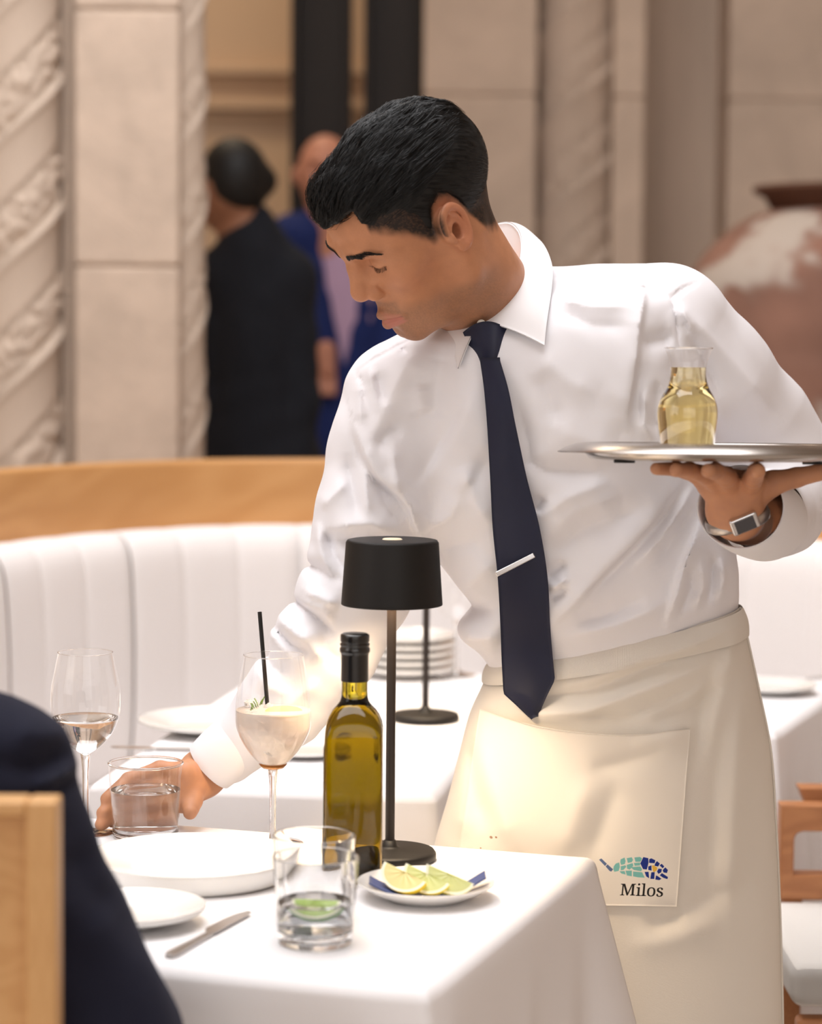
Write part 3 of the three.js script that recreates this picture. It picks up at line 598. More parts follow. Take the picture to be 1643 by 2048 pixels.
// ------------------------------------------------------------------ cutlery
function knife(a, b, label, group) { // a: tip, b: handle end, on the cloth
  const d = a.clone().sub(b), L = d.length(); const o = thing('table_knife', b.clone().setY(TOP + 0.0008), label, 'knife', group);
  o.rotation.y = Math.atan2(-d.z, d.x); const hl = L * 0.47;
  const flat = (pts, th, bev, y) => { const s = new THREE.Shape(); pts.forEach((p, i) => i ? s.lineTo(p[0], p[1]) : s.moveTo(p[0], p[1])); const g = new THREE.ExtrudeGeometry(s, { depth: th, bevelEnabled: true, bevelSize: bev, bevelThickness: bev, bevelSegments: 3 }); g.rotateX(-Math.PI / 2); g.translate(0, y, 0); return g; };
  const H1 = [], B1 = []; for (let i = 0; i <= 20; i++) { const f = i / 20; H1.push([f * hl, lerp(0.0052, 0.0030, smooth(0, 0.9, f)) * Math.min(1, 0.55 + f * 6)]); }
  part('handle', flat([...H1, ...H1.slice().reverse().map(p => [p[0], -p[1]])], 0.0016, 0.0012, 0.0012), M.steelSoft, o);
  for (let i = 0; i <= 24; i++) { const f = i / 24; B1.push([hl + f * (L - hl), 0.0032 + 0.0068 * smooth(0, 0.18, f) - 0.0095 * Math.pow(f, 5)]); }
  part('blade', flat([[hl, -0.003], ...B1, [L - 0.004, -0.0045], [hl + 0.01, -0.0048]], 0.0006, 0.0004, 0.0026), M.steel, o);
  return o;
}
knife(T(497, 1830, TOP), T(338, 1917, TOP), 'silver table knife lying by the navy sleeve on the front cloth');
knife(T(222, 1499, TOP), T(395, 1503, TOP), 'thin dark knife edge beside the plate under the reaching cuff');
// ------------------------------------------------------------------ things on the far tables
plate(T(425, 1462, TOP), plateGeo(0.108, 0.02, 0.5), 'white dinner plate on the table behind the reaching cuff');
plate(T(612, 1510, TOP), plateGeo(0.062, 0.012, 0.55), 'small white saucer between cocktail bowl and oil bottle');
{ const p = T(812, 1352, TOP); for (let i = 0; i < 5; i++) plate(p.clone().add(V(0.002 * (i % 2), i * 0.0135, 0)), plateGeo(0.082, 0.02, 0.5), ['bottom', 'second', 'middle', 'fourth', 'top'][i] + ' plate of the blurred white stack under the lamp shade', 'stacked plates'); }
wineGlass(T(912, 1350, TOP), 0.2, 0.036, 0.03, 0.09, 'blurred empty wine glass beside the plate stack');
plate(T(1545, 1386, TOP), plateGeo(0.07, 0.017, 0.5), 'white plate on the cloth just right of the apron');
knife(T(1606, 1359, TOP), T(1642, 1363, TOP).add(V(0.09, 0, -0.05)), 'dark blurred knife near the corner of the apron side table');
// ------------------------------------------------------------------ chairs on the right
{
  const D = 3.45, a = P(1558, 1630, D), o = thing('armchair', V(a.x + 0.28, 0, -D + 0.2), 'low oak frame chair with pale cushion beside the apron', 'chair');
  const X = a.x - o.position.x, Wd = 0.56; const oak = std(0xffffff, 0.45, { map: tex(dataTex(256, 256, woodTexFn([164, 106, 66], [192, 132, 86])), 1.5, 3) });
  const yT = P(1600, 1606, D).y, yT0 = P(1600, 1650, D).y, yL = P(1600, 1744, D).y, yL0 = P(1600, 1786, D).y;
  const zB = -0.2;
  const bar = (n, x0, x1, y0, y1, z0, z1, r = 0.008) => { const g = rbox(x1 - x0, y1 - y0, z1 - z0, r, 3); g.translate((x0 + x1) / 2, (y0 + y1) / 2, (z0 + z1) / 2); return part(n, g, oak, o); };
  // open back frame with rounded inner corners
  const sh = new THREE.Shape(); sh.moveTo(X, yL0); sh.lineTo(X + Wd, yL0); sh.lineTo(X + Wd, yT); sh.lineTo(X, yT); sh.lineTo(X, yL0);
  const hx0 = X + 0.014, hx1 = X + Wd - 0.014, r = 0.018, h = new THREE.Path(); h.moveTo(hx0, yL); h.lineTo(hx1, yL); h.lineTo(hx1, yT0 - r); h.quadraticCurveTo(hx1, yT0, hx1 - r, yT0); h.lineTo(hx0 + r, yT0); h.quadraticCurveTo(hx0, yT0, hx0, yT0 - r); h.lineTo(hx0, yL); sh.holes.push(h);
  const fg = new THREE.ExtrudeGeometry(sh, { depth: 0.03, bevelEnabled: true, bevelSize: 0.003, bevelThickness: 0.003, bevelSegments: 2, curveSegments: 8 }); fg.translate(0, 0, zB); part('back_frame', fg, oak, o, 'open oak back frame');
  for (const x of [X + 0.002, X + Wd - 0.032]) { bar('leg', x, x + 0.03, 0, yL0, zB, zB + 0.03); bar('leg', x + (x < 0 ? 0.03 : 0), x + (x < 0 ? 0.06 : 0.03), 0, yL0 - 0.1, 0.155, 0.185); }
  const yS = P(1600, 1790, D).y; const cu = rbox(Wd + 0.02, 0.058, 0.36, 0.02, 4); cu.translate(X + Wd / 2 - 0.03, yS - 0.029, 0.01); part('seat_cushion', cu, phys({ color: 0xe4e2df, roughness: 0.95, sheen: 0.3, bumpMap: tex(linenBump, 6, 6), bumpScale: 0.0008 }), o, 'pale grey woven cushion');
  bar('seat_rail', X - 0.03, X + Wd, yL0 - 0.10, yL0 - 0.075, 0.15, 0.185);
  for (let i = 0; i < 22; i++) { const g = tube([V(X - 0.025, yL0 - 0.104 - i * 0.006, 0.172), V(X + Wd / 2, yL0 - 0.104 - i * 0.006, 0.176), V(X + Wd - 0.01, yL0 - 0.104 - i * 0.006, 0.172)], 0.0032, 12, 6); part('woven_cord', g, std(0x8a6a48, 0.8), o); }
}
{
  const D = 3.50, a = P(1597, 1590, D), o = thing('armchair', V(a.x + 0.25, 0, -D), 'second oak chair whose arm shows behind the low frame chair', 'chair');
  const oak = std(0xffffff, 0.45, { map: tex(dataTex(256, 256, woodTexFn([164, 106, 66], [192, 132, 86])), 1.5, 3) });
  const yT = P(1620, 1574, D).y, yB = P(1620, 1612, D).y;
  const sh = new THREE.Shape(); const X = a.x - o.position.x; sh.moveTo(X, yT); sh.lineTo(X + 0.5, yT); sh.lineTo(X + 0.5, yB); sh.lineTo(X + 0.012, yB); sh.lineTo(X, yT);
  const g = new THREE.ExtrudeGeometry(sh, { depth: 0.035, bevelEnabled: true, bevelSize: 0.002, bevelThickness: 0.002, bevelSegments: 2 }); g.translate(0, 0, -0.02); part('arm', g, oak, o);
  for (const x of [X + 0.27, X + 0.47]) { const l = rbox(0.03, yB, 0.03, 0.005); l.translate(x, yB / 2, 0); part('leg', l, oak, o); const l2 = rbox(0.03, 0.4, 0.03, 0.005); l2.translate(x, 0.2, -0.4); part('leg', l2, oak, o); }
  const s = rbox(0.24, 0.06, 0.36, 0.02, 3); s.translate(X + 0.37, 0.42, -0.2); part('seat_cushion', s, M.upholstery, o);
}

// ------------------------------------------------------------------ the waiter
const skinMat = phys({ color: 0xffffff, vertexColors: true, roughness: 0.48, specularIntensity: 0.6, sheen: 0.15, sheenColor: new THREE.Color(0.6, 0.3, 0.2), sheenRoughness: 0.5 });
const shirtMat = phys({ color: 0xeeecf0, roughness: 0.72, sheen: 0.35, sheenRoughness: 0.5, side: THREE.DoubleSide });
const WD = 2.94;
const waiter = thing('person', V(P(1210, 1700, WD).x, 0, -WD), 'waiter in white shirt, navy tie and cream apron bending to set down a glass', 'person');

// ---- folds: polylines on the photograph, [amplitude mm, width mm, points...]
function foldSet(list, D) {
  const fs = list.map(([A, w, ...pts]) => {
    const q = pts.map(([a, b]) => P(a, b, D)); let L = [0]; for (let i = 1; i < q.length; i++) L.push(L[i - 1] + q[i].distanceTo(q[i - 1]));
    const wl = (w[0] ?? w) / 1000, wr = (w[1] ?? w) / 1000, m = Math.max(wl, wr) * 2.6; return { A: A / 1000, wl, wr, q, L, T: L[L.length - 1], x0: Math.min(...q.map(p => p.x)) - m, x1: Math.max(...q.map(p => p.x)) + m, y0: Math.min(...q.map(p => p.y)) - m, y1: Math.max(...q.map(p => p.y)) + m };
  });
  return (x, y) => {
    let s = 0;
    for (const f of fs) {
      if (x < f.x0 || x > f.x1 || y < f.y0 || y > f.y1) continue;
      let best = 1e9, bl = 0, sd0 = 0;
      for (let i = 0; i < f.q.length - 1; i++) {
        const a = f.q[i], b = f.q[i + 1], bx = b.x - a.x, by = b.y - a.y; let t = ((x - a.x) * bx + (y - a.y) * by) / (bx * bx + by * by); t = clamp(t, 0, 1);
        const d = Math.hypot(x - a.x - bx * t, y - a.y - by * t); if (d < best) { sd0 = bx * (y - a.y) - by * (x - a.x); best = d; bl = f.L[i] + t * (f.L[i + 1] - f.L[i]); }
      }
      const e = Math.min(1, Math.min(bl, f.T - bl) / (0.28 * f.T) + 0.15), g = best / (sd0 > 0 ? f.wl : f.wr);
      s += f.A * e * Math.exp(-1.25 * (Math.sqrt(g * g + 0.05) - 0.2236) - 0.35 * g * g);
    }
    return s;
  };
}
// ---- shirt
const O = P(1225, 1290, WD), ang = 14 * Math.PI / 180, UPx = -Math.sin(ang), UPy = Math.cos(ang);
const tT = [-0.05, 0.0, 0.03, 0.065, 0.10, 0.17, 0.25, 0.33, 0.385, 0.42, 0.455];
const tL = table(tT, [-.146, -.148, -.158, -.176, -.160, -.186, -.186, -.184, -.178, -.155, -.11]);
const tR = table(tT, [.150, .153, .160, .166, .168, .172, .178, .180, .176, .155, .11]);
const tB = table(tT, [.098, .102, .108, .114, .114, .118, .122, .122, .112, .095, .07]);
const tZ = table(tT, [-2.945, -2.945, -2.94, -2.935, -2.93, -2.92, -2.91, -2.905, -2.905, -2.91, -2.915]);
const armR = [[P(800, 800, 2.90), 0.066], [P(772, 900, 2.885), 0.066], [P(738, 1020, 2.87), 0.060], [P(712, 1175, 2.86), 0.062], [P(655, 1290, 2.865), 0.060], [P(565, 1408, 2.875), 0.050], [P(455, 1508, 2.885), 0.037]];
const armL = [[P(1345, 655, 2.92), 0.068], [P(1405, 760, 2.95), 0.078], [P(1492, 870, 3.0), 0.080], [P(1555, 945, 3.01), 0.066], [P(1552, 1014, 2.93), 0.052], [P(1528, 1028, 2.75), 0.046]];
const shirtFolds = foldSet(SHIRT_FOLDS(), 2.82);
function SHIRT_FOLDS() {
  return [
    // where the sleeve goes under the body of the shirt
    [15, [26, 4], [706, 845], [714, 869], [731, 911], [756, 952], [797, 986], [819, 1013], [834, 1059], [846, 1092]],
    [-8, 10, [700, 860], [722, 920], [748, 965], [790, 1000], [815, 1035]],
    // reaching shoulder
    [11, [34, 12], [836, 680], [809, 733], [780, 791], [746, 872]],
    [-7, 9, [750, 745], [760, 775], [769, 812]],
    [6, 7, [735, 735], [748, 780], [758, 825]],
    [-6, 7, [800, 695], [812, 706], [818, 715]],
    [6, 9, [715, 760], [720, 800], [722, 850]],
    [-8, 22, [887, 684], [876, 757], [868, 838]],
    [7, 18, [835, 770], [842, 800], [850, 830]],
    [10, [22, 30], [955, 765], [916, 845], [868, 928], [822, 990]],
    [-9, 15, [930, 790], [890, 870], [845, 950], [822, 975]],
    [-9, 10, [756, 903], [766, 876], [785, 861], [806, 872]],
    [8, 9, [783, 890], [791, 935], [800, 984]],
    [9, [24, 14], [843, 1086], [872, 1054], [900, 1035], [941, 940]],
    [8, 16, [926, 928], [946, 996], [980, 1054]],
    [-8, 18, [985, 900], [950, 960], [905, 1010]],
    [-7, 18, [980, 1080], [930, 1090], [880, 1110]],
    [8, 20, [990, 1120], [945, 1170], [925, 1200]],
    [-11, 12, [990, 1225], [950, 1240], [905, 1245]],
    [9, 18, [1005, 1285], [950, 1290], [915, 1283]],
    // upper sleeve
    [-8, 10, [694, 905], [704, 976], [718, 1042]],
    [8, 9, [731, 916], [733, 976], [737, 1037]],
    [-7, 10, [755, 960], [770, 1010], [800, 1050]],
    [12, [16, 9], [660, 1056], [710, 1046], [746, 1044], [788, 1066]],
    [-13, 10, [672, 1078], [735, 1092], [790, 1072]],
    [6, 9, [640, 1018], [665, 990], [694, 962]],
    // elbow and forearm
    [9, 9, [632, 1044], [643, 1104], [658, 1139], [686, 1173]],
    [-9, 9, [650, 1060], [668, 1110], [700, 1150]],
    [-12, 10, [600, 1135], [640, 1140], [690, 1165]],
    [12, 10, [606, 1178], [643, 1190], [680, 1206]],
    [-13, 9, [574, 1206], [614, 1220], [646, 1244], [667, 1270]],
    [11, 10, [598, 1199], [643, 1214], [668, 1242]],
    [10, 10, [551, 1237], [588, 1262], [618, 1282]],
    [-10, 8, [545, 1262], [580, 1290], [618, 1300]],
    [8, 9, [530, 1265], [557, 1285], [584, 1312]],
    [8, 10, [611, 1250], [624, 1284], [650, 1318]],
    [-7, 10, [640, 1260], [660, 1300], [690, 1330]],
    [-6, 9, [515, 1300], [540, 1335], [575, 1350]],
    [6, 12, [505, 1330], [530, 1370], [580, 1390]],
    [6, 14, [640, 1360], [600, 1390], [560, 1430]],
    // beside the tie
    [-10, 13, [1030, 800], [1050, 870], [1059, 920], [1090, 937], [1188, 943], [1212, 955]],
    [7, 16, [1073, 1037], [1129, 993], [1217, 957]],
    [-10, 8, [1066, 1020], [1086, 993]],
    [-9, 22, [1088, 1110], [1164, 1056], [1234, 1033], [1302, 1013]],
    [7, 20, [1085, 1075], [1150, 1020], [1240, 990]],
    // long pulls up to the raised arm
    [13, [30, 7], [1100, 1256], [1158, 1195], [1240, 1110], [1305, 1040], [1359, 968]],
    [-11, 9, [1170, 1196], [1255, 1112], [1316, 1048], [1368, 980]],
    [9, 10, [1270, 1130], [1322, 1075], [1365, 1016], [1389, 968]],
    [-8, 14, [1310, 1130], [1355, 1070], [1395, 1005]],
    [-11, 8, [1095, 1160], [1117, 1136], [1134, 1127]],
    [9, 8, [1098, 1181], [1130, 1156]],
    [-9, 8, [1098, 1202], [1134, 1174]],
    [10, [16, 14], [1120, 1278], [1234, 1251], [1293, 1227], [1352, 1196]],
    [-7, 12, [1150, 1250], [1230, 1228], [1290, 1195]],
    [14, [20, 4], [1402, 1045], [1369, 1122], [1352, 1181], [1334, 1251]],
    [-9, 7, [1381, 1135], [1386, 1184], [1362, 1236]],
    [8, 8, [1405, 1120], [1410, 1180], [1395, 1225]],
    [-8, 7, [1430, 1120], [1432, 1175], [1420, 1218]],
    [8, 8, [1450, 1120], [1455, 1165], [1448, 1210]],
    [6, 26, [1100, 850], [1170, 880], [1230, 890]],
    [-6, 16, [1075, 740], [1095, 800], [1110, 850]],
    [6, 20, [1060, 700], [1130, 760], [1190, 790]],
    [-5, 12, [1105, 620], [1180, 650], [1250, 655]],
    [6, 10, [1105, 592], [1180, 612], [1260, 612]],
    // raised arm
    [12, [4, 30], [1290, 578], [1276, 648], [1261, 765], [1249, 828], [1256, 862]],
    [-10, 13, [1278, 692], [1306, 682], [1345, 674]],
    [-9, 10, [1278, 720], [1270, 790], [1275, 850]],
    [8, 7, [1283, 775], [1284, 850], [1300, 880]],
    [-7, 9, [1312, 760], [1308, 840], [1316, 875]],
    [9, [14, 26], [1350, 606], [1396, 648], [1450, 702], [1495, 750], [1572, 832]],
    [8, 8, [1358, 606], [1380, 650], [1388, 690]],
    [-8, 10, [1366, 640], [1410, 720], [1450, 800]],
    [6, 18, [1400, 740], [1440, 800], [1468, 866]],
    [-6, 14, [1340, 700], [1350, 780], [1370, 860]],
    // seams
    [-2.6, 2.6, [1097, 551], [1180, 556], [1294, 576], [1348, 594]],
    [-2.6, 2.6, [709, 745], [746, 718], [790, 694], [840, 668]],
    [-3, 3, [709, 745], [722, 770], [728, 810]],
    [-3, 3, [1405, 562], [1375, 575], [1348, 594], [1354, 648], [1360, 699]],
  ];
}
function shirtField(x, y, z) {
  const dx = x - O.x, dy = y - O.y, t = dx * UPx + dy * UPy, s = dx * UPy - dy * UPx;
  const l = tL(t), r = tR(t), a = (r - l) / 2, c = (l + r) / 2, b = tB(t), zc = tZ(t);
  const qx = (s - c) / a, qz = (z - zc) / b, k0 = Math.sqrt(Math.pow(Math.abs(qx), 2.3) + Math.pow(Math.abs(qz), 2.3)) ** (2 / 2.3);
  let d = (k0 - 1) * Math.min(a, b) * (1 + 0.25 * Math.abs(qx) * (a / b - 1));
  d = smax(d, t - 0.43, 0.05); d = smax(d, -0.012 - t + 0.012 * s, 0.01);
  // shoulders and the slope to the neck
  d = smin(d, cap(x, y, z, SHL, SHR, 0.052, 0.058), 0.04);
  d = smin(d, cap(x, y, z, NKA, SHL2, 0.050, 0.046), 0.03);
  d = smin(d, cap(x, y, z, NKA, SHR2, 0.062, 0.05), 0.04);
  let e = 1e9; for (let i = 0; i < armR.length - 1; i++) e = smin(e, cap(x, y, z, armR[i][0], armR[i + 1][0], armR[i][1], armR[i + 1][1]), 0.02);
  d = smin(d, e, 0.022);
  e = 1e9; for (let i = 0; i < armL.length - 1; i++) e = smin(e, cap(x, y, z, armL[i][0], armL[i + 1][0], armL[i][1], armL[i + 1][1]), 0.03);
  d = smin(d, e, 0.02);
  if (d > 0.06 || d < -0.06) return d;
  const front = smooth(-3.0, -2.93, z);
  const fo = shirtFolds(x, y) * front;
  const n = 0.0022 * simplex(x * 6, y * 6, z * 6) + 0.0007 * simplex(x * 26 + y * 20, y * 9, z * 16);
  return (d - fo - n) * 0.8;
}
const SHL = P(790, 806, 2.905), SHR = P(1345, 655, 2.925), NKA = P(1010, 640, 2.95), SHL2 = P(815, 768, 2.915), SHR2 = P(1320, 622, 2.93);
console.log('shirt');
const shirtGeo = meshField(shirtField, V(-0.28, 0.79, -3.16), V(0.54, 1.48, -2.74), 0.0045);
const shirtDepth = depthOver([shirtGeo], 480, 430, 1680, 1420, 3);
const sd = (px, py, def = 2.83) => shirtDepth(px, py) ?? def;

// ---- collar: a folded band around the neck, its leaves lying on the shirt
const collarI = [[970, 645, 2.815], [1003, 605, 2.825], [1030, 552, 2.855], [1043, 500, 2.90], [1036, 462, 2.945], [1008, 447, 2.985], [950, 470, 3.005], [895, 520, 2.985], [872, 580, 2.93], [890, 632, 2.865], [955, 650, 2.815]];
const collarO = [[1088, 692, 0], [1093, 640, 0], [1101, 575, 2.85], [1100, 528, 2.90], [1076, 482, 2.955], [1035, 468, 3.01], [935, 520, 3.04], [850, 575, 3.0], [850, 620, 2.92], [893, 652, 0], [918, 738, 0]];
const cI = new THREE.CatmullRomCurve3(collarI.map(p => P(...p))), cO = new THREE.CatmullRomCurve3(collarO.map(p => P(p[0], p[1], p[2] || sd(p[0], p[1]) - 0.007)));
const collarGeo = sheet(90, 10, (u, v) => { const a = cI.getPoint(u), b = cO.getPoint(u); const m = a.lerp(b, v); const arch = Math.sin(v * Math.PI) * 0.006; m.z += arch * 0.8; m.y += arch * 0.5; return m; }, 0.0022);
const standGeo = sheet(90, 6, (u, v) => { const a = cI.getPoint(u), c = P(955, 590, 2.925); const m = a.clone(); m.x += (c.x - a.x) * (0.03 + 0.05 * v); m.z += (c.z - a.z) * (0.03 + 0.05 * v); m.y -= v * 0.03; return m; }, 0.0015);

// ---- tie
const tieGeo = (() => {
  const ys = [722, 780, 850, 950, 1050, 1150, 1250, 1320, 1384];
  const L = table(ys, [963, 971, 977, 981, 986, 996, 1001, 1004, 1008]), R = table(ys, [995, 1013, 1027, 1049, 1076, 1092, 1098, 1104, 1110]);
  const dep = table([700, 800, 900, 1000, 1100, 1200, 1300, 1440], [0, 0, 0, 0, 0, 0, 0, 0].map((_, i) => { const y = 700 + i * 100 + (i === 7 ? 40 : 0); const m = []; for (let k = -1; k <= 1; k++) m.push(sd(lerp(L(y), R(y), 0.5) + k * 30, Math.min(y, 1330))); return Math.min(...m) - 0.009; }));
  const NV = 90, rowsY = v => lerp(716, 1433, v);
  return sheet(14, NV, (u, v) => {
    let py = rowsY(v), l = L(Math.min(py, 1384)), r = R(Math.min(py, 1384));
    // pointed end: corners at (1008,1384) and (1110,1357), point at (1068,1433)
    if (py > 1384) l = lerp(1008, 1068, (py - 1384) / (1433 - 1384)); if (py > 1357) r = lerp(R(1357), 1068, Math.pow((py - 1357) / (1433 - 1357), 1));
    const px = lerp(l, r, u), d = dep(py) - 0.0035 * Math.sin(Math.PI * u) + 0.0012 * Math.sin(v * 17 + u * 2);
    return P(px, py, d);
  }, 0.005, (u, v) => [u * 2, v * 18]);
})();
const knotGeo = sheet(14, 16, (u, v) => {
  const l = new THREE.CatmullRomCurve3([V(934, 664, 0), V(947, 690, 0), V(958, 712, 0), V(963, 729, 0)]).getPoint(v), r = new THREE.CatmullRomCurve3([V(1012, 660, 0), V(1007, 690, 0), V(999, 712, 0), V(993, 724, 0)]).getPoint(v);
  const px = lerp(l.x, r.x, u), top = lerp(0, -16, Math.sin(Math.PI * Math.min(1, u * 1.1)) * (1 - v)), py = lerp(l.y, r.y, u) + top;
  return P(px, py, lerp(2.818, 2.812, v) - 0.013 * Math.sin(Math.PI * u) - 0.003 * Math.sin(Math.PI * v));
}, 0.008, (u, v) => [u * 2, v * 2]);
const tieBump = dataTex(128, 128, (u, v, i, j) => ((i + j) % 6) < 3 ? 90 : 165, false);
const tieMat = phys({ color: 0x0b1233, roughness: 0.45, sheen: 0.4, sheenColor: new THREE.Color(0.06, 0.09, 0.22), sheenRoughness: 0.35, bumpMap: tex(tieBump, 3, 3), bumpScale: 0.00025 });

// ---- apron: wraps the hips, front folds from the photograph
const apL = [[985, 1322], [963, 1375], [938, 1430], [917, 1510], [894, 1600], [868, 1690], [848, 1800], [830, 1950], [812, 2150], [800, 2400]];
const apR = [[1476, 1209], [1494, 1285], [1516, 1385], [1537, 1490], [1548, 1640], [1555, 1780], [1560, 1940], [1563, 2100], [1566, 2260], [1570, 2450]];
const apB = [0.100, 0.105, 0.109, 0.111, 0.112, 0.112, 0.112, 0.112, 0.112, 0.112];
const apFolds = foldSet([
  [-7, 12, [985, 1375], [1080, 1405], [1180, 1390], [1290, 1345], [1400, 1310]],
  [7, 14, [975, 1400], [1080, 1432], [1170, 1428], [1240, 1400], [1330, 1370], [1440, 1330]],
  [6, 14, [1120, 1380], [1250, 1340], [1400, 1290], [1470, 1265]],
  [-6, 12, [1130, 1440], [1250, 1440], [1330, 1410], [1420, 1370]],
  [5, 16, [1200, 1440], [1300, 1430], [1400, 1390], [1470, 1340]],
  [-5, 14, [1300, 1450], [1400, 1420], [1480, 1360]],
  [6, 18, [1480, 1260], [1470, 1330], [1440, 1420], [1420, 1520]],
  [-6, 18, [1440, 1330], [1410, 1430], [1395, 1540]],
  [6, 22, [1500, 1380], [1480, 1500], [1470, 1650], [1465, 1850]],
  [-5, 22, [1455, 1450], [1435, 1600], [1425, 1800]],
  [6, 18, [960, 1480], [975, 1560], [1010, 1650], [1040, 1720]],
  [-6, 16, [935, 1490], [950, 1580], [975, 1680]],
  [5, 18, [925, 1540], [925, 1630], [920, 1700]],
  [4, 26, [1180, 1560], [1150, 1640], [1120, 1720]],
  [-4, 22, [1240, 1560], [1210, 1650], [1180, 1730]],
  [5, 20, [1260, 1500], [1330, 1480], [1378, 1475]],
  [-5, 16, [1180, 1545], [1250, 1530], [1330, 1500]],
  [-4, 20, [1370, 1830], [1440, 1800], [1520, 1790]],
  [4, 24, [1260, 1900], [1350, 1880], [1450, 1850]],
  [-5, 20, [1290, 1855], [1330, 1850], [1370, 1830]],
], 2.82);
function apronPoint(u, v, off = 0) { // u around (0..1, front for u in 0..0.5), v down
  const n = apL.length - 1, f = clamp(v, 0, 1) * n;
  const ci = k => table(apL.map((_, i) => i), apL.map(p => p[k]))(f), di = k => table(apR.map((_, i) => i), apR.map(p => p[k]))(f), b = table(apB.map((_, i) => i), apB)(f);
  const zc = -2.945; const l = P(ci(0), ci(1), -zc), r = P(di(0), di(1), -zc);
  const th = Math.PI - u * 2 * Math.PI, c = Math.cos(th), s = Math.sin(th), e = 2 / 2.35;
  const cx = Math.sign(c) * Math.pow(Math.abs(c), e), sz = Math.sign(s) * Math.pow(Math.abs(s), e);
  const m = l.clone().add(r).multiplyScalar(0.5), h = r.clone().sub(l).multiplyScalar(0.5);
  const p = m.addScaledVector(h, cx); p.z += sz * b;
  const fo = s > 0 ? 1.5 * apFolds(p.x, p.y) * smooth(0.05, 0.4, s) : 0.008 * Math.sin(u * 40) * v;
  p.z += fo + off * sz; p.x += off * cx;
  return p;
}
const apronGeo = gridGeo(260, 220, (u, v) => apronPoint(u, v), true, (u, v, p) => [u * 6, v * 6]);
const apronDepth = depthOver([apronGeo], 780, 1180, 1600, 2048, 3);
const ad = (px, py, def = 2.83) => apronDepth(px, py) ?? def;
const bandGeo = gridGeo(220, 10, (u, v) => { const p = apronPoint(u, lerp(-0.0, 0.085, v), 0.0035 * Math.sin(Math.PI * clamp(v * 0.9 + 0.05, 0, 1)) + 0.0030); if (v === 0) p.y -= 0.001; return p; }, true);

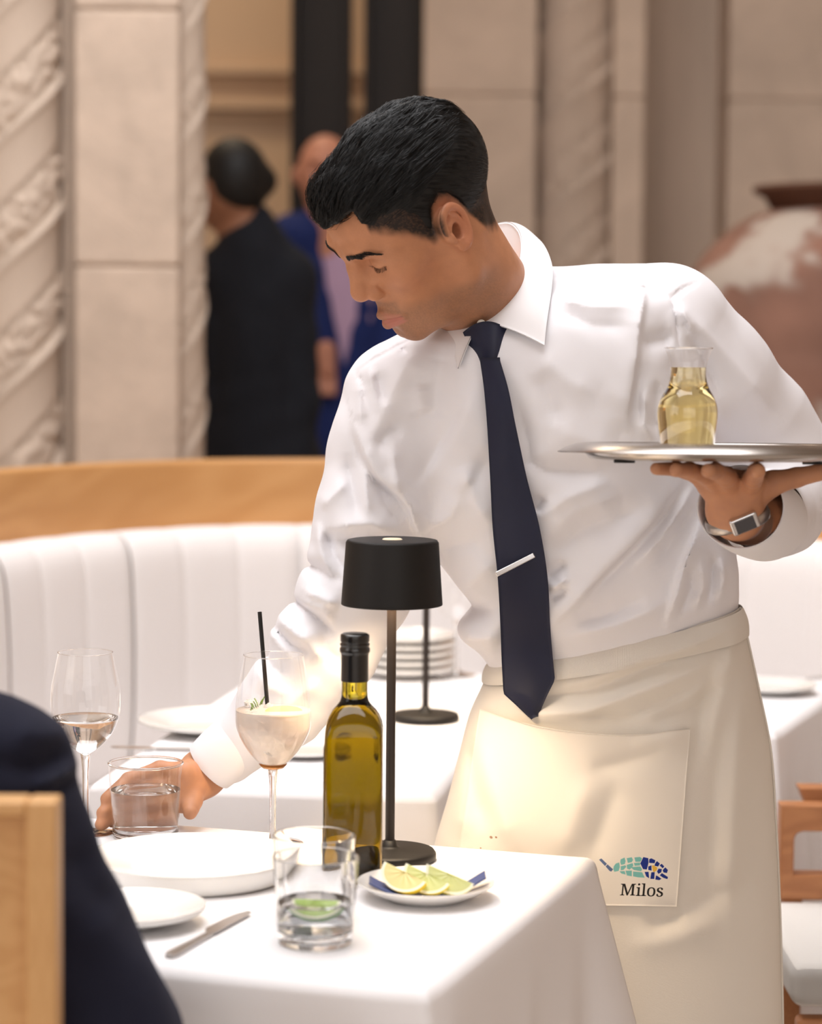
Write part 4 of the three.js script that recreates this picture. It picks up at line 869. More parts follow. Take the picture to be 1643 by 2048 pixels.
// pocket with the embroidered emblem
const emblem = (() => {
  const W = 1024, H = 768, cv = document.createElement('canvas'); cv.width = W; cv.height = H; const c = cv.getContext('2d');
  c.fillStyle = '#f4ede2'; c.fillRect(0, 0, W, H);
  // the canvas covers the pocket from its left edge to its right edge; photograph coordinates below
  const q = (px, py) => { const v = (py - lerp(1408, 1458, clamp((px - 930) / 448, 0, 1))) / (lerp(1806, 1812, clamp((px - 870) / 482, 0, 1)) - lerp(1408, 1458, clamp((px - 930) / 448, 0, 1))); const l = lerp(930, 868, v), r = lerp(1378, 1352, v); return [(px - l) / (r - l) * W, v * H]; };
  const Z = (zx, zy) => q(1160 + zx * 0.2051, 1420 + zy * 0.2051);
  const poly = (col, pts) => { c.fillStyle = col; c.beginPath(); pts.forEach((p, i) => { const [x, y] = Z(p[0], p[1]); i ? c.lineTo(x, y) : c.moveTo(x, y); }); c.closePath(); c.fill(); };
  const teal = '#7fc4be', navy = '#16308a', slate = '#5d7099';
  poly(slate, [[182, 1418], [205, 1406], [258, 1462], [240, 1485]]); poly(slate, [[246, 1490], [264, 1468], [318, 1522], [300, 1545], [284, 1538]]);
  const tealQ = [[[325, 1490], [345, 1462], [378, 1452], [384, 1500], [372, 1540], [330, 1548], [320, 1520]], [[392, 1420], [430, 1402], [440, 1440], [432, 1470], [396, 1478], [388, 1450]], [[450, 1410], [500, 1402], [512, 1430], [500, 1452], [462, 1460]], [[525, 1405], [580, 1402], [600, 1420], [585, 1452], [535, 1450]], [[392, 1492], [438, 1482], [446, 1500], [420, 1530], [392, 1535]], [[450, 1480], [508, 1462], [515, 1490], [480, 1530], [455, 1520]], [[520, 1462], [582, 1460], [580, 1490], [528, 1492]], [[490, 1505], [582, 1500], [600, 1532], [590, 1550], [520, 1535]], [[380, 1545], [430, 1542], [440, 1580], [400, 1568]], [[440, 1540], [500, 1540], [500, 1600], [452, 1590]], [[512, 1550], [600, 1562], [625, 1618], [560, 1612], [512, 1600]]];
  tealQ.forEach(p => poly(teal, p));
  const navyQ = [[[583, 1470], [612, 1406], [660, 1420], [662, 1465], [655, 1500], [645, 1535], [610, 1530]], [[670, 1430], [690, 1424], [728, 1445], [722, 1475], [668, 1468]], [[728, 1475], [745, 1455], [772, 1482], [755, 1510], [720, 1500]], [[770, 1500], [790, 1485], [815, 1512], [800, 1530]], [[800, 1548], [825, 1522], [850, 1550], [840, 1580], [808, 1572]], [[660, 1505], [690, 1495], [692, 1548], [660, 1540]], [[745, 1560], [760, 1532], [792, 1538], [785, 1570], [758, 1584]], [[625, 1560], [662, 1560], [668, 1625], [640, 1605]], [[690, 1566], [722, 1565], [718, 1634], [680, 1632]], [[735, 1600], [752, 1608], [788, 1635], [765, 1648], [728, 1640]], [[772, 1600], [792, 1578], [850, 1620], [845, 1640], [805, 1625]]];
  navyQ.forEach(p => poly(navy, p));
  poly('#f0c04a', [[695, 1500], [708, 1494], [748, 1520], [742, 1550], [712, 1566], [702, 1540]]);
  for (const [sx, sy, sr] of [[983, 1666, 3.2], [993, 1665, 2.4], [962, 1690, 1.6]]) { const [x, y] = q(sx, sy); c.fillStyle = 'rgba(150,105,75,0.75)'; c.beginPath(); c.ellipse(x, y, sr * 2.2, sr * 1.6, 0.4, 0, 7); c.fill(); }
  const [x0, y0] = Z(378, 1795), [x1] = Z(805, 1810), [, yt] = Z(380, 1680);
  c.fillStyle = '#14100e'; c.textBaseline = 'alphabetic'; const fs = (y0 - yt) * 1.48; c.font = `${fs}px serif`;
  const word = 'Milos'; const tot = c.measureText(word).width, gap = (x1 - x0 - tot) / (word.length - 1); let x = x0;
  for (const ch of word) { c.fillText(ch, x, y0 + (x - x0) * 0.03); c.fillText(ch, x + 1.2, y0 + (x - x0) * 0.03); x += c.measureText(ch).width + gap; }
  const t = new THREE.CanvasTexture(cv); t.colorSpace = THREE.SRGBColorSpace; return t;
})();
const pocketAt = (u, v) => {
  const tx = lerp(930, 1378, u), topY = table([0, 0.3, 0.6, 0.8, 1], [1408, 1450, 1468, 1468, 1458])(u), botY = lerp(1806, 1812, u);
  const l = lerp(930, 868, v), r = lerp(1378, 1352, v), px = lerp(l, r, u), py = lerp(topY, botY, v);
  const gape = 0.010 * Math.exp(-v * 9) * Math.sin(Math.PI * clamp((u - 0.1) / 0.85, 0, 1));
  const d = (ad(px, py) + ad(px - 6, py + 5) + ad(px + 6, py - 5)) / 3; return [px, py, d - 0.0032 - gape];
};
const pocketGeo = sheet(110, 90, (u, v) => P(...pocketAt(0.07 + 0.93 * u, v)), 0.0016, (u, v) => { const U = 0.07 + 0.93 * u; return [U, 1 - v]; });
const hemR = tube(Array.from({ length: 14 }, (_, i) => { const q = pocketAt(1, i / 13); return P(q[0] - 5, q[1], q[2] - 0.0006); }), 0.0011, 60, 6), hemB = tube(Array.from({ length: 20 }, (_, i) => { const q = pocketAt(0.3 + 0.7 * i / 19, 0.985); return P(q[0], q[1], q[2] - 0.0006); }), 0.0010, 80, 6);

// ---- trousers and shoes, below the frame
const hipZ = -2.95, fx = waiter.position.x;
const trouserField = (x, y, z) => { let d = 1e9; for (const s of [-1, 1]) d = smin(d, chainTr[s === 1 ? 1 : 0](x, y, z), 0.03); return d; };
const chainTr = [chainField([[V(fx - 0.07, 0.80, hipZ), 0.08], [V(fx - 0.09, 0.5, hipZ + 0.005), 0.068], [V(fx - 0.1, 0.10, hipZ - 0.01), 0.055]]), chainField([[V(fx + 0.07, 0.80, hipZ), 0.08], [V(fx + 0.10, 0.5, hipZ + 0.005), 0.068], [V(fx + 0.115, 0.10, hipZ - 0.01), 0.055]])];
const trouserGeo = meshField(trouserField, V(fx - 0.28, 0.0, hipZ - 0.2), V(fx + 0.3, 1.0, hipZ + 0.2), 0.014);
const shoeGeo = s => meshField((x, y, z) => smax(smin(ell(x, y, z, fx + s * 0.108, 0.05, hipZ + 0.0, 0.045, 0.055, 0.07), ell(x, y, z, fx + s * 0.122, 0.035, hipZ + 0.1, 0.045, 0.04, 0.11), 0.03), 0.0 - y, 0.004), V(fx + s * 0.11 - 0.1, -0.02, hipZ - 0.12), V(fx + s * 0.11 + 0.1, 0.15, hipZ + 0.26), 0.008);

wpart('trousers', trouserGeo, std(0x15151a, 0.9), waiter);
wpart('shoe', shoeGeo(-1), phys({ color: 0x0c0b0b, roughness: 0.3, clearcoat: 0.5 }), waiter); wpart('shoe', shoeGeo(1), phys({ color: 0x0c0b0b, roughness: 0.3, clearcoat: 0.5 }), waiter);
const shirt = wpart('shirt', shirtGeo, shirtMat, waiter, 'crisp white long sleeved shirt');
const collarMat = phys({ color: 0xf3f1f3, roughness: 0.7, sheen: 0.3, sheenRoughness: 0.5, side: THREE.DoubleSide });
const addTo = (name, geo, mat, label) => { geo.translate(-waiter.position.x, 0, -waiter.position.z); const m = part(name, geo, mat, shirt, label); return m; };
addTo('collar', collarGeo, collarMat); addTo('collar_stand', standGeo, collarMat);
{ const b = lathe([[0.0001, 0.0012], [0.0042, 0.0012], [0.0052, 0.0004], [0.0052, -0.0006], [0.0001, -0.001]], 20); b.rotateX(Math.PI / 2); const p = P(962, 648, 2.806); b.translate(p.x, p.y, p.z); addTo('button', b, phys({ color: 0xf3efe6, roughness: 0.3 })); }
const tie = wpart('tie', tieGeo, tieMat, waiter, 'dark navy necktie');
addTo('tie_knot', knotGeo, tieMat).removeFromParent(); { const k = part('knot', knotGeo, tieMat, tie); }
{ // tie clip
  const d0 = Math.min(sd(1000, 1140), sd(1060, 1120)) - 0.0235; const a = P(992, 1149, d0 + 0.001), b = P(1068, 1110, d0);
  const dir = b.clone().sub(a), L = dir.length(); const g = rbox(L, 0.0062, 0.0025, 0.0011, 3); const m4 = new THREE.Matrix4().makeRotationFromQuaternion(new THREE.Quaternion().setFromUnitVectors(V(1, 0, 0), dir.clone().normalize())); g.applyMatrix4(m4); const c = a.clone().add(b).multiplyScalar(0.5); g.translate(c.x, c.y, c.z);
  geoTo(g); part('tie_clip', g, M.chrome, tie, 'slim silver tie clip');
}
function geoTo(g) { g.translate(-waiter.position.x, 0, -waiter.position.z); return g; }
const apMat = phys({ color: 0xf0e9de, roughness: 0.85, sheen: 0.25, sheenRoughness: 0.6, bumpMap: tex(linenBump, 5, 5), bumpScale: 0.0002, side: THREE.DoubleSide });
const apron = wpart('apron', apronGeo, apMat, waiter, 'cream cotton bistro apron');
part('waistband', geoTo(bandGeo), apMat, apron);
const pocket = part('pocket', geoTo(pocketGeo), phys({ map: emblem, roughness: 0.85, sheen: 0.25, sheenRoughness: 0.6, side: THREE.DoubleSide }), apron, 'patch pocket with a mosaic fish emblem and black lettering');
part('stitched_hem', geoTo(mergeGeometries([hemR, hemB])), apMat, apron);
{ const a = [], b = apR.slice(0, 8).map((p, i) => { const q = apronPoint(0.47, i / 9, 0.0012); return q; }); part('side_hem', geoTo(tube(b, 0.0014, 80, 6)), apMat, apron); }

// ---- head: built in its own axes (x to his left, y up, z out of the face, origin between the ears)
const headM = (() => {
  const rot = new THREE.Matrix4().makeBasis(V(0.528298, -0.257668, 0.809017), V(-0.509975, 0.66552, 0.544985), V(-0.678842, -0.700493, 0.220188));
  const m = new THREE.Matrix4().makeRotationFromQuaternion(CQ).multiply(rot); m.scale(V(0.965, 0.965, 0.965)); m.setPosition(P(838, 440, 2.79)); return m;
})();
const headI = headM.clone().invert(); const toHead = p => p.clone().applyMatrix4(headI);
const nkB = toHead(P(1002, 618, 2.93)), nkM = toHead(P(930, 556, 2.845)), nkT = V(0, 0.0, -0.032), nkF = toHead(P(968, 632, 2.84));
const L3 = (x, y, z) => V(x, y, z);
const jawA = [L3(0.060, -0.005, 0.002), L3(0.054, -0.058, 0.012), L3(0.036, -0.082, 0.052), L3(0.010, -0.095, 0.082)];
const browA = [L3(0.008, 0.036, 0.092), L3(0.030, 0.040, 0.086), L3(0.050, 0.032, 0.064)];
const noseA = [L3(0, 0.030, 0.086), L3(0, 0.013, 0.0975), L3(0, -0.010, 0.1100)];
function headField(x, y, z) {
  const ax = Math.abs(x);
  let d = ell(x, y, z, 0, 0.047, -0.010, 0.0765, 0.081, 0.097);
  d = smin(d, ell(x, y, z, 0, 0.042, 0.037, 0.063, 0.062, 0.056), 0.03);
  d = smin(d, ell(x, y, z, 0, -0.018, 0.042, 0.060, 0.070, 0.052), 0.03);
  d = smin(d, ell(ax, y, z, 0.046, -0.012, 0.060, 0.020, 0.017, 0.021), 0.022); // cheekbone
  d = smin(d, ell(x, y, z, 0, -0.060, 0.068, 0.037, 0.036, 0.034), 0.02);
  for (let i = 0; i < 3; i++) d = smin(d, cap(ax, y, z, jawA[i], jawA[i + 1], [0.016, 0.018, 0.017][i], [0.018, 0.017, 0.015][i]), 0.022);
  d = smin(d, ell(x, y, z, 0, -0.089, 0.082, 0.020, 0.0150, 0.017), 0.016); // chin
  // neck
  d = smin(d, cap(x, y, z, nkT, nkM, 0.056, 0.058), 0.03); d = smin(d, cap(x, y, z, nkM, nkB, 0.058, 0.063), 0.03);
  d = smin(d, cap(x, y, z, V(0.052, -0.03, -0.028), nkF, 0.014, 0.012), 0.02); // neck muscle under the ear
  // brow, sockets, nose
  for (let i = 0; i < 2; i++) d = smin(d, cap(ax, y, z, browA[i], browA[i + 1], 0.0085, 0.0080), 0.014);
  d = smax(d, -ell(ax, y, z, 0.0295, 0.017, 0.0985, 0.0200, 0.0125, 0.0165), 0.012);
  d = smin(d, ell(ax, y, z, 0.0295, 0.0160, 0.0750, 0.0150, 0.0128, 0.0136), 0.0035); // eyeball under the lids
  d = smin(d, cap(x, y, z, noseA[0], noseA[1], 0.0085, 0.0092), 0.012); d = smin(d, cap(x, y, z, noseA[1], noseA[2], 0.0092, 0.0108), 0.008);
  d = smin(d, ell(x, y, z, 0, -0.0150, 0.1095, 0.0120, 0.0100, 0.0115), 0.006);
  d = smin(d, ell(ax, y, z, 0.0138, -0.0210, 0.0990, 0.0078, 0.0086, 0.0120), 0.005);
  d = smin(d, ell(x, y, z, 0, -0.012, 0.090, 0.017, 0.02, 0.014), 0.012);
  d = smax(d, -ell(ax, y, z, 0.0072, -0.0275, 0.1040, 0.0042, 0.0045, 0.0065), 0.002);
  d = smax(d, -cap(ax, y, z, NC1, NC2, 0.0012, 0.0010), 0.004); // wing groove
  // mouth
  d = smin(d, cap(ax, y, z, UL1, UL2, 0.0060, 0.0030), 0.006); d = smin(d, cap(ax, y, z, LL1, LL2, 0.0080, 0.0032), 0.006);
  d = smax(d, -cap(ax, y, z, MO1, MO2, 0.0026, 0.0018), 0.0018);
  d = smax(d, -ell(x, y, z, 0, -0.0845, 0.113, 0.018, 0.0055, 0.011), 0.008);
  // lid crease and lash groove
  d = smax(d, -lidCurve(ax, y, z, 0.0272, 0.0010), 0.002); 
  d = smax(d, -lidCurve(ax, y, z, 0.0068, 0.0013), 0.0022);
  // cheek hollow
  d = smax(d, -ell(ax, y, z, 0.078, -0.045, 0.05, 0.018, 0.03, 0.03), 0.03);
  if (ax > 0.045 && z < 0.05 && z > -0.07 && y > -0.06 && y < 0.06) { const q = toEar(ax, y, z); d = smin(d, earField(q[0], q[1], q[2]), 0.004); d = smax(d, -earCut(q[0], q[1], q[2]), 0.0028); }
  return d * 0.9;
}
const NC1 = L3(0.0215, -0.013, 0.0955), NC2 = L3(0.0232, -0.026, 0.0925);
const UL1 = L3(0, -0.0545, 0.1065), UL2 = L3(0.0235, -0.0615, 0.0915), LL1 = L3(0, -0.0690, 0.1050), LL2 = L3(0.0205, -0.0640, 0.0925), MO1 = L3(0, -0.0618, 0.1125), MO2 = L3(0.0255, -0.0630, 0.0955);
function lidCurve(ax, y, z, dy, r) { // arc across the eye ball at height offset from its bottom
  const u = clamp((ax - 0.0295) / 0.0145, -1, 1), yy = 0.0032 + dy * (dy > 0.02 ? (0.82 + 0.18 * (1 - u * u)) : 1 + (-0.25) * (1 - u * u)) + (dy > 0.02 ? -0.001 : 0.002 * u * u), zz = 0.0750 + 0.0145 * Math.sqrt(Math.max(0.02, 1 - u * u * 0.9 - ((yy - 0.016) / 0.0145) ** 2));
  return Math.hypot(ax - (0.0295 + u * 0.0145), y - yy, z - zz) - r;
}
// ear: shell with helix, bowl and lobe
const earM = new THREE.Matrix4().makeRotationFromEuler(new THREE.Euler(0.10, 0.36, -0.10)).setPosition(0.0825, 0.008, 0.000); const earI = earM.clone().invert().elements;
const toEar = (X, Y, Z) => { const e = earI; return [e[0] * X + e[4] * Y + e[8] * Z + e[12], e[1] * X + e[5] * Y + e[9] * Z + e[13], e[2] * X + e[6] * Y + e[10] * Z + e[14]]; };
function earField(x, y, z) { // own axes: z forward (towards the face), y up, x outward
  if (x * x + y * y + z * z > 0.0040) return Math.sqrt(x * x + y * y + z * z) - 0.045;
  const w = 0.0180 + 0.0025 * smooth(-0.02, 0.015, y), q = Math.hypot(z / w, y / 0.0280);
  let d = ell(x, y, z, -0.004, 0, 0, 0.0075, 0.0268, 0.0172);
  d = smin(d, ell(x, y, z, -0.010, 0, 0.004, 0.012, 0.021, 0.012), 0.006);
  // rolled rim
  const open = 0.007 * smooth(0.004, 0.010, z) * smooth(0.010, -0.006, y);
  d = smin(d, Math.hypot((q - 0.96) * 0.0185, x - 0.0040) - 0.0036 + open, 0.0025);
  // inner ridge
  d = smin(d, Math.hypot((Math.hypot((z + 0.001) / 0.0105, (y + 0.001) / 0.0185) - 1) * 0.012, x - 0.0022) - 0.0027 + (z > 0.003 ? 0.004 * smooth(0.003, 0.007, z) : 0), 0.0025);
  d = smin(d, ell(x, y, z, -0.0005, -0.0255, 0.0040, 0.0048, 0.0085, 0.0082), 0.005);
  d = smin(d, ell(x, y, z, 0.0020, -0.0060, 0.0128, 0.0042, 0.0068, 0.0036), 0.003);
  return d;
}
function earCut(x, y, z) { // bowl with its canal, and the groove under the rim
  return Math.min(ell(x, y, z, -0.0050, -0.0050, 0.0020, 0.0200, 0.0110, 0.0082), ell(x, y, z, -0.008, -0.006, 0.0070, 0.0220, 0.0060, 0.0055), ell(x, y, z, 0.0050, 0.0155, 0.0045, 0.0060, 0.0050, 0.0070));
}
console.log('head');
const headGeo = meshField(headField, V(-0.11, -0.235, -0.20), V(0.11, 0.145, 0.14), 0.0017);
// skin tones: warmer ears and lips, stubble on jaw and lip, faded short hair at the sides
const SK = [0.54, 0.245, 0.128];
const hlSide = table([-0.11, -0.080, -0.055, -0.040, -0.033, -0.024, -0.012, 0.004, 0.010, 0.016, 0.020, 0.027, 0.032, 0.052, 0.064, 0.073, 0.10], [-0.066, -0.064, -0.052, -0.034, -0.012, 0.026, 0.043, 0.040, 0.034, 0.022, 0.010, 0.009, 0.020, 0.043, 0.055, 0.062, 0.07]);
// lowest height at which hair grows: a receding corner over the temple, sideburn, arch over the ear, nape
const hlT = (z, ax) => lerp(0.080 + 0.010 * smooth(0.015, 0.042, ax), hlSide(z), Math.max(smooth(0.044, 0.051, ax), smooth(0.055, 0.04, z)));
paint(headGeo, (x, y, z) => {
  const ax = Math.abs(x), sp = rnd(), n = simplex(x * 60, y * 60, z * 60), n2 = simplex(x * 20, y * 20, z * 20);
  let c = SK.map((q, i) => q * (1 + 0.05 * n2 + 0.04 * n + 0.05 * (sp - 0.5)));
  const mix = (t, k) => { c = c.map((q, i) => lerp(q, t[i], k)); };
  mix([0.58, 0.235, 0.13], 0.35 * smooth(0.035, 0.0, Math.hypot(ax - 0.045, y + 0.015, z - 0.07)) + 0.4 * smooth(0.025, 0.0, Math.hypot(ax, y + 0.02, z - 0.115)));
  mix([0.60, 0.22, 0.13], 0.45 * smooth(0.069, 0.076, ax) * smooth(0.035, 0.0, Math.abs(z + 0.01)) * smooth(-0.05, -0.02, y));
  // lips
  const lip = Math.max(smooth(0.0066, 0.0042, cap(ax, y, z, UL1, UL2, 0, 0)), smooth(0.0092, 0.0068, cap(ax, y, z, LL1, LL2, 0, 0))) * smooth(0.028, 0.022, ax); mix([0.50, 0.185, 0.145], 0.85 * lip);
  // stubble hairs
  const jaw = smooth(-0.040, -0.060, y + 0.25 * (0.09 - z)) * smooth(-0.05, 0.0, z) * smooth(-0.140, -0.11, y + 0.02), mous = smooth(-0.036, -0.042, y) * smooth(0.034, 0.024, ax) * smooth(0.085, 0.095, z);
  const st = Math.max(jaw * 0.9, mous) * (1 - lip); mix([0.16, 0.10, 0.07], st * (0.34 + 0.26 * sp));
  // clipped hair along the hairline
  const hl = y - hlT(z, ax); const side = smooth(-0.012, 0.010, hl + 0.003 * n) * smooth(0.03, 0.05, ax + Math.max(0, -z)); mix([0.018, 0.013, 0.011], clamp(side * (0.9 + 0.2 * sp), 0, 1));
  return c;
});
headGeo.applyMatrix4(headM);

// ---- hands. Chains of joints, one per finger, rooted inside the palm
const DH = 0.213, H = (a, b, d) => P(a, b, d - DH);
const trayD = 2.632, trayR = 0.165, trayC = P(1422, 893, trayD), trayN = P(1422, 888, trayD - trayR + 0.028), trayF = P(1422, 884.5, trayD + trayR - 0.028); trayC.y = (trayN.y + trayF.y) / 2;
const trayTilt = -Math.asin((trayN.y - trayF.y) / (2 * trayR - 0.056)); // its far side a touch lower
const handL = (() => { // under the tray, palm up, fingers towards the camera
  const wr = H(1500, 1046, 2.905), w2 = H(1476, 1030, 2.862), palm = H(1468, 985, 2.85);
  const ch = [];
  const yT = trayC.y - 0.0188; // underside of the tray
  const fin = (pts) => ch.push(pts);
  const at = (px, depth, r) => { const p = P(px, 930, depth - DH); p.y = yT - r - 0.0012 - (p.z - trayC.z) * Math.tan(trayTilt); return p; };
  fin([[H(1420, 975, 2.848), 0.0125], [H(1392, 950, 2.815), 0.0088], [at(1352, 2.785, 0.0072), 0.0076], [at(1312, 2.765, 0.0068), 0.0066]]);
  fin([[H(1440, 972, 2.842), 0.0130], [H(1412, 950, 2.800), 0.0098], [at(1378, 2.765, 0.0080), 0.0084], [at(1352, 2.738, 0.0073), 0.0073]]);
  fin([[H(1462, 972, 2.840), 0.0130], [H(1452, 953, 2.795), 0.0102], [at(1430, 2.755, 0.0085), 0.0088], [at(1416, 2.722, 0.0076), 0.0076]]);
  fin([[H(1497, 972, 2.842), 0.0130], [H(1506, 955, 2.800), 0.0102], [at(1512, 2.762, 0.0085), 0.0088], [at(1516, 2.728, 0.0076), 0.0076]]);
  fin([[H(1500, 1000, 2.862), 0.0150], [H(1545, 966, 2.850), 0.0135], [H(1592, 955, 2.842), 0.0105], [at(1650, 2.835, 0.009), 0.0090]]);
  const pl = [[wr, 0.0255], [w2, 0.0250]];
  return (x, y, z) => {
    let d = cap(x, y, z, wr, w2, 0.0245, 0.0225);
    d = smin(d, cap(x, y, z, H2a, H2b, 0.0225, 0.0225), 0.012);
    d = smin(d, cap(x, y, z, w2, PA, 0.021, 0.0155), 0.015); d = smin(d, cap(x, y, z, w2, PB, 0.021, 0.0150), 0.015); d = smin(d, cap(x, y, z, w2, PC, 0.02, 0.0145), 0.015);
    for (const c of ch) { let e = 1e9; for (let i = 0; i < c.length - 1; i++) e = smin(e, cap(x, y, z, c[i][0], c[i + 1][0], c[i][1], c[i + 1][1]), 0.004); d = smin(d, e, 0.0055); }
    return d;
  };
})();
const H2a = H(1474, 1042, 2.905), H2b = H(1452, 1024, 2.862), PA = H(1425, 968, 2.842), PB = H(1462, 966, 2.838), PC = H(1502, 968, 2.842);
const handLGeo = meshField(handL, V(0.23, 1.05, -2.78), V(0.52, 1.22, -2.44), 0.0024);
// hand setting the tumbler down: fingers round the back of the glass, thumb on the near side
const handRch = (() => {
  const c = tw.clone(), G = 0.0435; // around the glass axis: angle from +x, distance, height
  const g = (deg, rad, y) => V(c.x + Math.cos(deg * Math.PI / 180) * rad, TOP + y, c.z - Math.sin(deg * Math.PI / 180) * rad);
  return [
    [[g(52, 0.066, 0.066), 0.0120], [g(80, 0.060, 0.069), 0.0095], [g(118, 0.0535, 0.058), 0.0085], [g(155, 0.0525, 0.040), 0.0076]],
    [[g(54, 0.066, 0.055), 0.0125], [g(82, 0.060, 0.053), 0.0098], [g(124, 0.0535, 0.041), 0.0087], [g(165, 0.0528, 0.025), 0.0078]],
    [[g(54, 0.066, 0.043), 0.0125], [g(82, 0.061, 0.037), 0.0095], [g(122, 0.054, 0.026), 0.0084], [g(170, 0.0535, 0.012), 0.0075]],
    [[g(52, 0.066, 0.032), 0.0115], [g(78, 0.060, 0.022), 0.0085], [g(110, 0.054, 0.014), 0.0075], [g(142, 0.0525, 0.010), 0.0068]],
    [[g(48, 0.074, 0.042), 0.0130], [g(42, 0.068, 0.034), 0.0112], [g(36, 0.0605, 0.028), 0.0098], [g(28, 0.0555, 0.024), 0.0086]],
  ];
})();
const RW = P(455, 1508, 2.884), RW2 = P(404, 1548, 2.888);
const handR = (x, y, z) => {
  let d = cap(x, y, z, RW, RW2, 0.0255, 0.0255);
  for (let i = 0; i < 4; i++) d = smin(d, cap(x, y, z, RW2, handRch[i][0][0], 0.023, 0.0135), 0.012);
  for (const c of handRch) { let e = 1e9; for (let i = 0; i < c.length - 1; i++) e = smin(e, cap(x, y, z, c[i][0], c[i + 1][0], c[i][1], c[i + 1][1]), 0.004); d = smin(d, e, 0.006); }
  return d;
};
const handRGeo = meshField(handR, V(-0.40, 0.752, -2.97), V(-0.17, 0.90, -2.75), 0.0028);
const handTone = g => paint(g, (x, y, z) => { const n = simplex(x * 90, y * 90, z * 90), m = simplex(x * 25, y * 25, z * 25); return [0.56 * (1 + 0.06 * m + 0.04 * n), 0.268 * (1 + 0.07 * m + 0.04 * n), 0.148 * (1 + 0.07 * m)]; });
handTone(handLGeo); handTone(handRGeo);
// torso and limbs inside the clothes, joining head and hands
const bodyField = (x, y, z) => {
  let d = shirtField2(x, y, z) + 0.03;
  d = smin(d, cap(x, y, z, P(955, 570, 2.925), P(1010, 625, 2.94), 0.05, 0.055), 0.02);
  for (const ch of [[[armR[5][0], 0.02], [armR[6][0], 0.022], [RW2, 0.022]], [[armL[3][0], 0.03], [armL[4][0], 0.024], [H(1498, 1045, 2.90), 0.022]]]) for (let i = 0; i < 2; i++) d = smin(d, cap(x, y, z, ch[i][0], ch[i + 1][0], ch[i][1], ch[i + 1][1]), 0.015);
  for (const s of [-1, 1]) { d = smin(d, cap(x, y, z, V(fx + s * 0.07, 0.92, hipZ), V(fx + s * 0.09, 0.5, hipZ), 0.07, 0.05), 0.03); d = smin(d, cap(x, y, z, V(fx + s * 0.09, 0.5, hipZ), V(fx + s * 0.105, 0.06, hipZ - 0.01), 0.05, 0.036), 0.02); }
  return d;
};
function shirtField2(x, y, z) {
  const dx = x - O.x, dy = y - O.y, t = dx * UPx + dy * UPy, s = dx * UPy - dy * UPx, l = tL(t), r = tR(t), a = (r - l) / 2, c = (l + r) / 2, b = tB(t), k0 = Math.hypot((s - c) / a, (z - tZ(t)) / b);
  let d = (k0 - 1) * Math.min(a, b); d = smax(d, t - 0.42, 0.05); d = smax(d, -0.05 - t, 0.03);
  d = smin(d, cap(x, y, z, SHL, SHR, 0.062, 0.060), 0.05);
  for (const A of [armR, armL]) for (let i = 0; i < A.length - 1; i++) d = smin(d, cap(x, y, z, A[i][0], A[i + 1][0], A[i][1], A[i + 1][1]), 0.03);
  return d;
}
const bodyGeo = meshField(bodyField, V(-0.30, 0.02, -3.1), V(0.55, 1.5, -2.72), 0.013); paint(bodyGeo, () => SK);
const person = wpart('body', mergeGeometries([bodyGeo, headGeo, handLGeo, handRGeo].map(g => { const q = g.clone(); q.deleteAttribute('uv'); return q; })), skinMat, waiter, 'head turned down to his side, tan skin with short stubble');

// ---- hair: swept back volume on top, clipped sides
function hairField(x, y, z) {
  const ax = Math.abs(x);
  let d = ell(x, y, z, 0, 0.046, -0.011, 0.0800, 0.0865, 0.1020);
  // top volume rising to the front quiff
  d = smin(d, ell(x, y, z, 0, 0.070, 0.016, 0.063, 0.051, 0.076), 0.02);
  d = smin(d, ell(x, y, z, 0.0, 0.087, 0.059, 0.052, 0.028, 0.041), 0.02);
  d = smin(d, ell(x, y, z, 0, 0.048, -0.042, 0.070, 0.066, 0.072), 0.02);
  const clump = 0.0022 * simplex(x * 85, y * 24 + z * 8, z * 18) + 0.0016 * simplex(x * 170, y * 45, z * 30) + 0.003 * simplex(x * 38, y * 20, z * 16) * smooth(0.02, 0.09, z);
  d += -clump * smooth(0.05, 0.10, y + 0.2 * z);
  // cut away the face and nape below the hairline, thinning towards it
  const hl = hlT(z, ax) - 0.002 * simplex(x * 120, z * 120, 3) - 0.06 * smooth(0.045, 0.0, ax) * smooth(-0.02, -0.08, z) * 0;
  const edge = (hl - y + 0.002) * 0.62; d = smax(d, edge, 0.005 + 0.007 * smooth(0.06, -0.03, z));
  return d * 0.8;
}
console.log('hair');
const hairGeo = meshField(hairField, V(-0.095, -0.075, -0.125), V(0.095, 0.175, 0.135), 0.0024);
